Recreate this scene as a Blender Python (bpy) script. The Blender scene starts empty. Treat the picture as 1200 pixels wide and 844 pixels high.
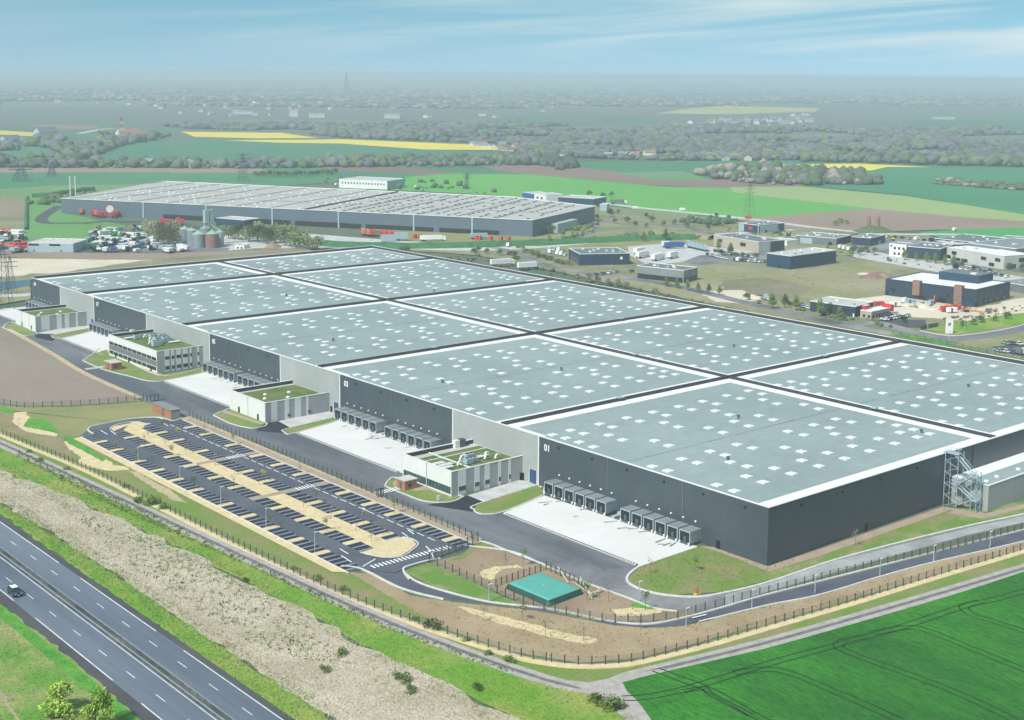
import bpy, bmesh, math, random
import numpy as np
from mathutils import Vector, Matrix
R = math.radians
rnd = random.Random(7)
C = bpy.context.scene.collection
sc = bpy.context.scene

# ------------------------------------------------------------------ camera
CF, CP, CYAW, CROLL = 1593.6, 0.1299, 0.7048, 0.0084
CAM = (-242.2, -192.5, 112.8)
PPY = -127.0
fw = Vector((math.sin(CYAW)*math.cos(CP), math.cos(CYAW)*math.cos(CP), -math.sin(CP)))
rt = Vector((math.cos(CYAW), -math.sin(CYAW), 0))
up = rt.cross(fw)
cam_d = bpy.data.cameras.new('camera'); cam = bpy.data.objects.new('camera', cam_d); C.objects.link(cam)
cr, sr = math.cos(CROLL), math.sin(CROLL)
r2 = rt*cr - up*(-sr); u2 = up*cr + rt*(-sr)
# image x axis = r rotated by roll, image y (down)
r2 = rt*cr + up*sr; u2 = up*cr - rt*sr
M = Matrix((r2, u2, -fw)).transposed().to_4x4(); M.translation = CAM
cam.matrix_world = M
cam_d.sensor_width = 36; cam_d.lens = CF/1200*36
cam_d.shift_y = PPY/1200
cam_d.clip_start = 1; cam_d.clip_end = 90000
sc.camera = cam

# ------------------------------------------------------------------ light
SUN_AZ, SUN_EL = R(-140), R(48)      # azimuth relative to the view direction, clockwise
azw = CYAW + SUN_AZ
sdir = Vector((math.sin(azw)*math.cos(SUN_EL), math.cos(azw)*math.cos(SUN_EL), math.sin(SUN_EL)))
sl = bpy.data.lights.new('sun', 'SUN'); sl.energy = 3.2; sl.angle = R(6); sl.color = (1, .955, .88)
so = bpy.data.objects.new('sun', sl); C.objects.link(so)
so.rotation_euler = sdir.to_track_quat('Z', 'Y').to_euler()
W = bpy.data.worlds.new('World'); sc.world = W; W.use_nodes = True
nt = W.node_tree; nt.nodes.clear()
def N(t, k, **kw):
    n = t.nodes.new(k)
    for a, b in kw.items(): setattr(n, a, b)
    return n
sky = N(nt, 'ShaderNodeTexSky', sky_type='NISHITA', sun_disc=False)
sky.sun_elevation = SUN_EL; sky.sun_rotation = azw % (2*math.pi)
sky.altitude = 100; sky.air_density = 1.0; sky.dust_density = 1.5; sky.ozone_density = 1.6
tc = N(nt, 'ShaderNodeTexCoord'); L = nt.links.new
def math_(op, a, b=None, c=None):
    n = N(nt, 'ShaderNodeMath', operation=op)
    for i, v in enumerate((a, b, c)):
        if v is None: continue
        if isinstance(v, (int, float)): n.inputs[i].default_value = v
        else: L(v, n.inputs[i])
    return n.outputs[0]
def dot_(v):
    n = N(nt, 'ShaderNodeVectorMath', operation='DOT_PRODUCT'); L(tc.outputs['Generated'], n.inputs[0]); n.inputs[1].default_value = v; return n.outputs['Value']
# thin cirrus: noise stretched along slightly tilted bands, thicker towards the south-east side of the sky
lat = dot_((rt.x, rt.y, 0)); el = dot_((0, 0, 1))
cx_ = N(nt, 'ShaderNodeCombineXYZ'); L(math_('MULTIPLY', lat, 4.2), cx_.inputs[0]); L(math_('MULTIPLY', math_('MULTIPLY_ADD', lat, -.06, el), 62), cx_.inputs[2])
nz = N(nt, 'ShaderNodeTexNoise'); nz.inputs['Scale'].default_value = 1.0; nz.inputs['Detail'].default_value = 6; nz.inputs['Roughness'].default_value = .5; nz.inputs['Distortion'].default_value = .6
L(cx_.outputs[0], nz.inputs['Vector'])
rp = N(nt, 'ShaderNodeValToRGB'); rp.color_ramp.elements[0].position = .42; rp.color_ramp.elements[1].position = .78; L(nz.outputs['Fac'], rp.inputs[0])
wt = N(nt, 'ShaderNodeMapRange'); wt.inputs[1].default_value = -.25; wt.inputs[2].default_value = .25; wt.inputs[3].default_value = .12; wt.inputs[4].default_value = 1.0; L(lat, wt.inputs[0])
up_ = N(nt, 'ShaderNodeMapRange'); up_.inputs[1].default_value = .008; up_.inputs[2].default_value = .025; L(el, up_.inputs[0])
cl = math_('MULTIPLY', math_('MULTIPLY', rp.outputs[0], wt.outputs[0]), up_.outputs[0])
sx_ = N(nt, 'ShaderNodeSeparateXYZ'); L(tc.outputs['Generated'], sx_.inputs[0]); sv = N(nt, 'ShaderNodeCombineXYZ'); L(sx_.outputs[0], sv.inputs[0]); L(sx_.outputs[1], sv.inputs[1]); L(math_('ADD', math_('MAXIMUM', el, 0), .14), sv.inputs[2]); L(sv.outputs[0], sky.inputs['Vector'])
tr_ = N(nt, 'ShaderNodeValToRGB'); e = tr_.color_ramp.elements; e[0].position = 0; e[0].color = (.92, .99, .92, 1); e[1].position = .06; e[1].color = (.68, .95, .82, 1); L(el, tr_.inputs[0])
tint = N(nt, 'ShaderNodeMixRGB', blend_type='MULTIPLY'); tint.inputs[0].default_value = 1; L(sky.outputs[0], tint.inputs[1]); L(tr_.outputs[0], tint.inputs[2])
mx = N(nt, 'ShaderNodeMixRGB'); mx.inputs[2].default_value = (5.5, 5.8, 5.6, 1); L(cl, mx.inputs[0]); L(tint.outputs[0], mx.inputs[1])
bg = N(nt, 'ShaderNodeBackground'); bg.inputs[1].default_value = .102; ow = N(nt, 'ShaderNodeOutputWorld'); L(mx.outputs[0], bg.inputs[0]); L(bg.outputs[0], ow.inputs[0])
vs = sc.view_settings
vs.view_transform = 'Standard'; vs.look = 'None'; vs.gamma = 1; vs.use_curve_mapping = False; vs.exposure = 0.6
sc.cycles.max_bounces = 6; sc.cycles.diffuse_bounces = 2; sc.cycles.glossy_bounces = 2; sc.cycles.transparent_max_bounces = 8
sc.cycles.volume_bounces = 0; sc.cycles.use_denoising = True

# ------------------------------------------------------------------ helpers
def ray(px, py):
    a = px-600; b = py-422-PPY
    X = cr*a + sr*b; Y = -sr*a + cr*b
    return fw*CF + rt*X - up*Y
def G(px, py, z=0.0):
    d = ray(px, py); t = (z-CAM[2])/d.z
    return Vector((CAM[0]+d.x*t, CAM[1]+d.y*t, z))
def PY(P):
    d = Vector(P)-Vector(CAM); zz = d.dot(fw); X = CF*d.dot(rt)/zz; Y = -CF*d.dot(up)/zz
    return 422+PPY+sr*X+cr*Y
def HZ(b, yt):
    w = G(*b); lo, hi = 0, 110
    for _ in range(30):
        m = (lo+hi)/2
        if PY((w.x, w.y, m)) > yt: lo = m
        else: hi = m
    return lo
GP = lambda pts, z=0: [G(x, y, z) for x, y in pts]

def tag(o, label=None, cat=None, group=None, kind=None):
    if label: o['label'] = label
    if cat: o['category'] = cat
    if group: o['group'] = group
    if kind: o['kind'] = kind
    return o
def thing(name, label, cat, loc=(0, 0, 0), rz=0, group=None):
    o = bpy.data.objects.new(name, None); C.objects.link(o); o.location = loc; o.rotation_euler = (0, 0, rz)
    o.empty_display_size = .5
    return tag(o, label, cat, group)
def dup(root, loc=None, rz=None, label=None, group=None, scale=None):
    r = root.copy(); C.objects.link(r)
    if loc is not None: r.location = loc
    if rz is not None: r.rotation_euler = (0, 0, rz)
    if scale is not None: r.scale = (scale,)*3 if not hasattr(scale, '__len__') else scale
    if label: r['label'] = label
    if group: r['group'] = group
    for ch in [o for o in KIDS.get(root.name, [])]:
        c = ch.copy(); C.objects.link(c); c.parent = r; KIDS.setdefault(r.name, []).append(c)
        for g in KIDS.get(ch.name, []):
            d = g.copy(); C.objects.link(d); d.parent = c; KIDS.setdefault(c.name, []).append(d)
    return r
KIDS = {}
class MB:
    def __init__(s): s.v = []; s.f = []; s.m = []; s.mats = []
    def mi(s, m):
        if m not in s.mats: s.mats.append(m)
        return s.mats.index(m)
    def face(s, pts, m):
        k = len(s.v); s.v += [tuple(p) for p in pts]; s.f.append(tuple(range(k, k+len(pts)))); s.m.append(s.mi(m)); return s
    def prism(s, pts, z0, z1, m, mtop=None, bottom=False):
        """footprint polygon (2-D points, counter-clockwise) from z0 to z1"""
        pts = [(p[0], p[1]) for p in pts]
        if sum(a[0]*b[1]-b[0]*a[1] for a, b in zip(pts, pts[1:]+pts[:1])) < 0: pts = pts[::-1]
        k = len(s.v); n = len(pts)
        s.v += [(p[0], p[1], z0) for p in pts]+[(p[0], p[1], z1) for p in pts]
        i = s.mi(m)
        for a in range(n):
            b = (a+1) % n; s.f.append((k+a, k+b, k+n+b, k+n+a)); s.m.append(i)
        s.f.append(tuple(k+n+a for a in range(n))); s.m.append(s.mi(mtop or m))
        if bottom: s.f.append(tuple(k+a for a in range(n))[::-1]); s.m.append(i)
        return s
    def box(s, x0, x1, y0, y1, z0, z1, m, mtop=None):
        return s.prism([(x0, y0), (x1, y0), (x1, y1), (x0, y1)], z0, z1, m, mtop, True)
    def obox(s, c, ax, L_, w, z0, z1, m, mtop=None):
        ax = Vector((ax[0], ax[1])).normalized(); n = Vector((-ax.y, ax.x)); c = Vector((c[0], c[1]))
        return s.prism([c+ax*a*L_/2+n*b*w/2 for a, b in ((-1, -1), (1, -1), (1, 1), (-1, 1))], z0, z1, m, mtop, True)
    def bar(s, a, b, r, m, n=4):
        a = Vector(a); b = Vector(b); d = (b-a).normalized()
        u = d.orthogonal().normalized(); w = d.cross(u); k = len(s.v); i = s.mi(m)
        for P in (a, b):
            for j in range(n):
                t = 2*math.pi*j/n+math.pi/4; s.v.append(tuple(P+u*math.cos(t)*r+w*math.sin(t)*r))
        for j in range(n):
            s.f.append((k+j, k+(j+1) % n, k+n+(j+1) % n, k+n+j)); s.m.append(i)
        s.f.append(tuple(range(k, k+n))[::-1]); s.f.append(tuple(range(k+n, k+2*n))); s.m += [i, i]
        return s
    def lathe(s, c, prof, m, n=16):
        k = len(s.v); i = s.mi(m)
        for r_, z in prof:
            for j in range(n):
                t = 2*math.pi*j/n; s.v.append((c[0]+r_*math.cos(t), c[1]+r_*math.sin(t), c[2]+z))
        for q in range(len(prof)-1):
            for j in range(n):
                a = k+q*n; s.f.append((a+j, a+(j+1) % n, a+n+(j+1) % n, a+n+j)); s.m.append(i)
        s.f.append(tuple(k+(len(prof)-1)*n+j for j in range(n))); s.m.append(i)
        return s
    def build(s, name, parent=None, smooth=False):
        me = bpy.data.meshes.new(name); me.from_pydata(s.v, [], s.f)
        for m in s.mats: me.materials.append(m)
        me.polygons.foreach_set('material_index', s.m)
        if smooth: me.polygons.foreach_set('use_smooth', [True]*len(s.f))
        me.update()
        o = bpy.data.objects.new(name, me); C.objects.link(o)
        if parent: o.parent = parent; KIDS.setdefault(parent.name, []).append(o)
        return o

def mat(name, col, rough=.8, var=.15, scale=.3, bump=0, bscale=None, metal=0, col2=None, alpha=1, spec=.4, detail=6, stretch=None, thr=(.35, .65), fine=0, fscale=3.0, rot=0):
    """procedural material: base colour broken up by noise at 1/scale metres, optional second colour"""
    m = bpy.data.materials.new(name); m.use_nodes = True; t = m.node_tree; b = t.nodes['Principled BSDF']
    b.inputs['Roughness'].default_value = rough; b.inputs['Metallic'].default_value = metal
    b.inputs['Specular IOR Level'].default_value = spec
    g = N(t, 'ShaderNodeNewGeometry'); mpn = N(t, 'ShaderNodeMapping'); t.links.new(g.outputs['Position'], mpn.inputs[0])
    if stretch: mpn.inputs['Scale'].default_value = stretch
    mpn.inputs['Rotation'].default_value = (0, 0, rot)
    n = N(t, 'ShaderNodeTexNoise'); n.inputs['Scale'].default_value = scale; n.inputs['Detail'].default_value = detail; n.inputs['Roughness'].default_value = .6
    t.links.new(mpn.outputs[0], n.inputs['Vector'])
    r = N(t, 'ShaderNodeValToRGB'); e = r.color_ramp.elements; e[0].position, e[1].position = thr
    c2 = col2 or tuple(min(1, c*(1+var)) for c in col); c1 = col if col2 else tuple(c*(1-var) for c in col)
    e[0].color = (*c1, 1); e[1].color = (*c2, 1)
    t.links.new(n.outputs['Fac'], r.inputs[0]); out = r.outputs[0]
    if fine:
        f = N(t, 'ShaderNodeTexNoise'); f.inputs['Scale'].default_value = fscale; f.inputs['Detail'].default_value = 4; f.inputs['Roughness'].default_value = .7
        t.links.new(mpn.outputs[0], f.inputs['Vector'])
        mr = N(t, 'ShaderNodeMapRange'); mr.inputs[1].default_value = .3; mr.inputs[2].default_value = .7; mr.inputs[3].default_value = 1-fine; mr.inputs[4].default_value = 1+fine
        t.links.new(f.outputs['Fac'], mr.inputs[0])
        q = N(t, 'ShaderNodeVectorMath', operation='SCALE'); t.links.new(out, q.inputs[0]); t.links.new(mr.outputs[0], q.inputs['Scale']); out = q.outputs[0]
    t.links.new(out, b.inputs['Base Color'])
    if bump:
        bn = N(t, 'ShaderNodeTexNoise'); bn.inputs['Scale'].default_value = bscale or scale*5; bn.inputs['Detail'].default_value = 5
        t.links.new(mpn.outputs[0], bn.inputs['Vector'])
        bp = N(t, 'ShaderNodeBump'); bp.inputs['Strength'].default_value = 1; bp.inputs['Distance'].default_value = bump
        t.links.new(bn.outputs['Fac'], bp.inputs['Height']); t.links.new(bp.outputs[0], b.inputs['Normal'])
    if alpha < 1: b.inputs['Alpha'].default_value = alpha
    return m
def stripes(m, axis, period, duty, k, soft=False):
    """panel joints / ribs: darkens (k<1) thin lines across an axis of world position ('x','y','z' or 'xy')"""
    t = m.node_tree; b = t.nodes['Principled BSDF']; src = b.inputs['Base Color'].links[0].from_socket
    g = N(t, 'ShaderNodeNewGeometry'); s = N(t, 'ShaderNodeSeparateXYZ'); t.links.new(g.outputs['Position'], s.inputs[0])
    if axis == 'xy':
        a = N(t, 'ShaderNodeMath', operation='ADD'); t.links.new(s.outputs[0], a.inputs[0]); t.links.new(s.outputs[1], a.inputs[1]); v = a.outputs[0]
    else: v = s.outputs['xyz'.index(axis)]
    d = N(t, 'ShaderNodeMath', operation='DIVIDE'); d.inputs[1].default_value = period; t.links.new(v, d.inputs[0])
    f = N(t, 'ShaderNodeMath', operation='FRACT'); t.links.new(d.outputs[0], f.inputs[0])
    l = N(t, 'ShaderNodeMath', operation='LESS_THAN'); l.inputs[1].default_value = duty; t.links.new(f.outputs[0], l.inputs[0])
    q = N(t, 'ShaderNodeMapRange'); q.inputs[3].default_value = 1; q.inputs[4].default_value = k; t.links.new(l.outputs[0], q.inputs[0])
    sc_ = N(t, 'ShaderNodeVectorMath', operation='SCALE'); t.links.new(src, sc_.inputs[0]); t.links.new(q.outputs[0], sc_.inputs['Scale'])
    t.links.new(sc_.outputs[0], b.inputs['Base Color']); return m

M_ = {}
def mm(k, *a, **kw): M_[k] = mat(k, *a, **kw); return M_[k]
mm('wall_dark', (.058, .074, .094), .42, .08, .12, spec=.5, fine=.04, fscale=.6); stripes(M_['wall_dark'], 'xy', 1.1, .08, .72); stripes(M_['wall_dark'], 'z', 3.5, .012, .7)
mm('wall_light', (.33, .35, .35), .6, .05, .15, fine=.03, fscale=.5); stripes(M_['wall_light'], 'xy', 6.05, .012, .7)
mm('white_panel', (.66, .67, .66), .6, .03, .3)
mm('grey_panel', (.33, .35, .36), .6, .05, .3)
mm('roof_membrane', (.23, .29, .295), .55, .0, .018, col2=(.30, .37, .37), fine=.09, fscale=.3, thr=(.3, .7)); stripes(M_['roof_membrane'], 'y', 9.68, .008, .84); stripes(M_['roof_membrane'], 'x', 2.0, .03, .965)
mm('white_membrane', (.78, .79, .79), .6, .04, .3)
mm('cap_white', (.7, .71, .71), .5, .03, .3)
mm('dark_cladding', (.035, .038, .045), .5, .15, .5)
mm('dome', (.70, .73, .74), .3, .03, 1)
mm('kerb', (.58, .57, .55), .8, .12, .8)
mm('asphalt_new', (.068, .08, .112), .75, .1, .08, col2=(.115, .122, .145), fine=.12, fscale=1.2, bump=.01, bscale=8)
mm('asphalt_dark', (.022, .026, .04), .7, .15, .2, fine=.15)
mm('asphalt_worn', (.095, .105, .125), .7, .1, .05, col2=(.27, .275, .29), stretch=(1, .16, 1), thr=(.45, .8), fine=.15, fscale=1)
mm('asphalt_worn_curve', (.085, .093, .11), .7, .1, .05, col2=(.30, .30, .31), stretch=(.4, .6, 1), rot=R(-20), thr=(.35, .65), fine=.15, fscale=1)
mm('stall', (.02, .024, .036), .8, .15, .4, fine=.2)
mm('stall_strip', (.22, .25, .31), .8, .15, .4)
mm('motorway', (.085, .10, .135), .42, .1, .05, col2=(.19, .215, .265), stretch=(1, .05, 1), thr=(.4, .65), spec=.6, fine=.12, fscale=2)
mm('shoulder', (.06, .062, .072), .8, .1, .1, col2=(.085, .085, .09), fine=.15)
mm('median', (.035, .038, .045), .8, .2, .5, col2=(.12, .12, .10), stretch=(1, .2, 1), fine=.3)
mm('paint', (.8, .8, .8), .6, .05, 1)
mm('concrete', (.62, .62, .615), .8, .05, .06, col2=(.69, .69, .685), fine=.03, fscale=.7); stripes(M_['concrete'], 'y', 6.3, .015, .93)
mm('concrete_worn', (.42, .42, .42), .8, .1, .2, col2=(.56, .56, .56), fine=.1)
mm('gravel_tan', (.61, .50, .30), .9, .1, .4, fine=.14, fscale=2.5)
mm('gravel_tan2', (.52, .42, .26), .9, .1, .4, col2=(.38, .32, .2), fine=.2, fscale=2)
mm('path_pink', (.36, .28, .22), .9, .1, .3, fine=.1)
mm('track_edge', (.33, .30, .28), .9, .1, .5, col2=(.42, .39, .37), fine=.2)
mm('track_mid', (.12, .12, .125), .9, .1, .5, col2=(.18, .18, .18), fine=.2)
mm('dirt', (.29, .215, .13), .95, .1, .05, col2=(.40, .31, .20), fine=.12, bump=.08, bscale=1.5)
mm('dirt2', (.235, .17, .115), .95, .1, .05, col2=(.34, .26, .18), fine=.12, bump=.05, bscale=1.5)
mm('bare_field', (.235, .19, .155), .95, .1, .02, col2=(.285, .235, .20), fine=.08, fscale=.6, stretch=(1, .35, 1), rot=R(25))
mm('grass_olive', (.19, .22, .075), .95, .1, .05, col2=(.28, .26, .12), fine=.15, fscale=1.2, bump=.12, bscale=2)
mm('grass_site', (.14, .23, .04), .95, .1, .1, col2=(.26, .22, .11), thr=(.42, .68), fine=.18, fscale=1.5, bump=.1, bscale=2)
mm('grass_bright', (.13, .29, .022), .95, .1, .06, col2=(.32, .33, .09), thr=(.42, .68), fine=.22, fscale=1.8, bump=.2, bscale=2)
mm('grass_mixed', (.12, .23, .04), .95, .1, .12, col2=(.29, .27, .13), thr=(.45, .66), fine=.2, fscale=1.5, bump=.1, bscale=2)
mm('grass_lush', (.06, .26, .025), .95, .1, .2, col2=(.13, .34, .04), fine=.25, fscale=3, bump=.2, bscale=3)
mm('grass_south', (.11, .27, .03), .95, .1, .09, col2=(.30, .30, .12), thr=(.4, .62), fine=.25, fscale=1.5, bump=.2, bscale=2)
mm('brush', (.38, .33, .24), .95, .1, .08, col2=(.52, .465, .37), fine=.35, fscale=2.5, bump=.4, bscale=1.6)
mm('tramline', (.005, .03, .005), .95, .2, .3)
mm('scrub', (.17, .185, .09), .95, .1, .02, col2=(.28, .26, .16), thr=(.4, .62), fine=.2, fscale=.5, bump=.2, bscale=1)
mm('open_land', (.07, .12, .07), .95, .1, .0012, col2=(.13, .15, .10), thr=(.4, .6), fine=.12, fscale=.03)
mm('green_roof', (.055, .14, .018), .95, .1, .25, col2=(.17, .17, .07), fine=.3, fscale=3, bump=.1, bscale=4)
mm('brick', (.36, .15, .09), .9, .1, .5, fine=.15, fscale=4)
mm('glass_dark', (.015, .025, .035), .12, .1, 1, spec=.8)
mm('glass_green', (.03, .07, .075), .12, .2, 1, spec=.8); stripes(M_['glass_green'], 'y', 1.45, .12, 3.2)
mm('blue_door', (.03, .075, .16), .5, .1, 1)
mm('steel', (.33, .42, .49), .55, .08, 1)
mm('steel_dark', (.09, .12, .14), .5, .1, 1, metal=.3)
mm('black', (.012, .013, .016), .6, .1, 1)
mm('tank_green', (.10, .37, .31), .45, .05, .5, fine=.04, fscale=3)
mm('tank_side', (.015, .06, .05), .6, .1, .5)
mm('pipe_pale', (.55, .53, .42), .6, .1, 1)
mm('fence_mesh', (.13, .15, .13), .7, .1, 1, alpha=.22)
mm('fence_post', (.07, .075, .06), .6, .1, 1)
mm('trunk', (.12, .09, .065), .9, .15, 3)
mm('leaf_fresh', (.15, .24, .035), .8, .2, 3)
mm('leaf_mid', (.07, .13, .03), .8, .2, 3)
mm('leaf_dark', (.03, .07, .02), .8, .2, 3)
mm('leaf_spring', (.45, .58, .06), .8, .2, 3); mm('leaf_spring2', (.22, .38, .05), .8, .2, 3); mm('paint_worn', (.6, .62, .64), .7, .15, .5); mm('leaf_yellow', (.46, .52, .05), .8, .2, 3)
mm('leaf_brown', (.17, .13, .08), .85, .2, 3)
mm('leaf_red', (.22, .06, .04), .85, .2, 3)
mm('twig_tan', (.30, .27, .19), .9, .2, 1); mm('twig_olive', (.24, .26, .13), .9, .2, 1); mm('bud_green', (.25, .32, .10), .9, .2, 1); mm('twig_grey', (.28, .25, .21), .9, .2, 1)
mm('wood_purple', (.13, .125, .14), .95, .25, .01)  # woodland tones paled and drawn close together, so the colour carries some distance haze
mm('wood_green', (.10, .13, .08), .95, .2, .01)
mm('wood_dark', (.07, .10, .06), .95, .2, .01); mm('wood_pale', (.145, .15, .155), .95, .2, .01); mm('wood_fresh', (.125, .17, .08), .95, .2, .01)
mm('navy', (.018, .05, .09), .5, .08, .3)
mm('navy2', (.028, .048, .075), .5, .08, .3)
mm('slate', (.15, .165, .18), .6, .08, .3)
mm('roof_grey', (.22, .24, .25), .6, .12, .2)
mm('roof_pale', (.5, .5, .48), .6, .1, .1)
mm('beige', (.42, .36, .29), .7, .05, .3)
mm('lblue', (.33, .43, .47), .6, .05, .3)
mm('white', (.78, .78, .77), .5, .05, .5)
mm('red', (.55, .035, .04), .5, .1, .5)
mm('orange', (.65, .19, .05), .5, .1, .5)
mm('green_paint', (.03, .3, .12), .5, .1, .5)
mm('blue_paint', (.03, .09, .32), .4, .1, .5)
mm('rust', (.25, .15, .12), .8, .15, .5, fine=.2)
mm('galv', (.33, .38, .43), .45, .12, .4, metal=.4); stripes(M_['galv'], 'z', .9, .1, .8)
mm('silo_green', (.28, .42, .34), .5, .1, .5)
mm('wh2_wall', (.105, .14, .185), .5, .04, .1)
mm('wh2_roof', (.46, .45, .42), .6, .06, .05)
mm('ridge_grey', (.22, .235, .26), .6, .1, .2)
mm('terracotta', (.30, .16, .11), .8, .15, .1)
mm('roof_slate', (.13, .13, .14), .8, .15, .1)
mm('sand', (.56, .48, .37), .9, .1, .03, col2=(.66, .60, .50), fine=.1, fscale=.5)
mm('soil_brown', (.25, .19, .14), .95, .1, .02, col2=(.31, .24, .18), fine=.1, fscale=.3)
mm('yellow_paint', (.7, .55, .04), .6, .05, 1)
mm('tyre', (.015, .015, .016), .8, .1, 1)

LV = [0]; STEP = [.004]
def ZL(): return .02+LV[0]*STEP[0]
def ground(name, pts, m, lift=None, grid=False):
    """flat polygon laid on the terrain, each one a little above the one before"""
    LV[0] += 1
    z = ZL() if lift is None else lift
    P = [Vector((p[0], p[1], 0)) for p in pts]
    cen = sum(P, Vector())/len(P)
    bm = bmesh.new(); vs_ = [bm.verts.new((p.x-cen.x, p.y-cen.y, 0)) for p in P]
    f = bm.faces.new(vs_)
    f.normal_update()
    if f.normal.z < 0: f.normal_flip()
    bmesh.ops.triangulate(bm, faces=bm.faces[:])
    me = bpy.data.meshes.new(name); bm.to_mesh(me); bm.free(); me.materials.append(m)
    o = bpy.data.objects.new(name, me); C.objects.link(o); o.location = (cen.x, cen.y, z)
    return tag(o, kind='structure')
ROUGH = {'gravel_patch': .45, 'bare_patch': 1.6, 'verge': .6, 'scrub_slope': 1.5, 'lawn': .16, 'bare_earth': .25, 'scrub_land': 3, 'meadow': 2, 'sand_strip': 1.5, 'soil_strip': 1.0, 'bare_field': .3}
def gpx(name, pts, m, lift=None):
    P = GP(pts); a = ROUGH.get(name, 0)
    if a:
        r_ = random.Random(len(P)*7+int(P[0].x)); Q = []
        for p, q in zip(P, P[1:]+P[:1]):
            n = max(1, min(60, int((q-p).length/(a*3.2)))); d = (q-p).normalized(); w = Vector((-d.y, d.x, 0))
            for i in range(n): Q.append(p.lerp(q, i/n)+w*(r_.uniform(-a, a) if i else 0))
        P = Q
    return ground(name, P, m, lift)
def smooth_line(pts, n=6):
    P = [Vector((p[0], p[1], 0)) for p in pts]; out = []
    for i in range(len(P)-1):
        a = P[max(i-1, 0)]; b = P[i]; c = P[i+1]; d = P[min(i+2, len(P)-1)]
        for k in range(n):
            t = k/n
            out.append(.5*((2*b)+(c-a)*t+(2*a-5*b+4*c-d)*t*t+(3*b-a-3*c+d)*t**3))
    out.append(P[-1]); return out
def ribbon_mb(mb, pts, w, z0, z1, m, off=0, closed=False):
    P = [Vector((p[0], p[1])) for p in pts]; n = len(P); Ls = []; Rs = []
    for i in range(n):
        if closed: d = P[(i+1) % n]-P[i-1]
        else: d = P[min(i+1, n-1)]-P[max(i-1, 0)]
        if d.length < 1e-6: d = Vector((1, 0))
        d.normalize(); q = Vector((-d.y, d.x))
        Ls.append(P[i]+q*(off+w/2)); Rs.append(P[i]+q*(off-w/2))
    for i in range(n if closed else n-1):
        j = (i+1) % n
        a, b, c, d = Rs[i], Rs[j], Ls[j], Ls[i]
        mb.face([(a.x, a.y, z1), (b.x, b.y, z1), (c.x, c.y, z1), (d.x, d.y, z1)], m)
        if z1-z0 > .03:
            mb.face([(a.x, a.y, z0), (b.x, b.y, z0), (b.x, b.y, z1), (a.x, a.y, z1)], m)
            mb.face([(c.x, c.y, z0), (d.x, d.y, z0), (d.x, d.y, z1), (c.x, c.y, z1)], m)
    return mb
def ribbon(name, pts, w, m, z0=0, z1=None, sm=True, off=0, closed=False):
    LV[0] += 1
    p = smooth_line(pts) if sm else pts
    o = ribbon_mb(MB(), p, w, z0, ZL() if z1 is None else z1, m, off, closed).build(name)
    return tag(o, kind='structure')
def kerb(pts, px=True, w=.45, sm=True, h=.13):
    P = GP(pts) if px else pts; h = ZL()+h
    return ribbon('kerb', P, w, M_['kerb'], 0, h, sm)

# ------------------------------------------------------------------ terrain and sky-side setting
RG = 19000
ring = [(CAM[0]+RG*math.cos(2*math.pi*i/96), CAM[1]+RG*math.sin(2*math.pi*i/96)) for i in range(96)]
g0 = MB().face([(x, y, 0) for x, y in ring], M_['open_land']).build('ground'); tag(g0, kind='structure')
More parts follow.
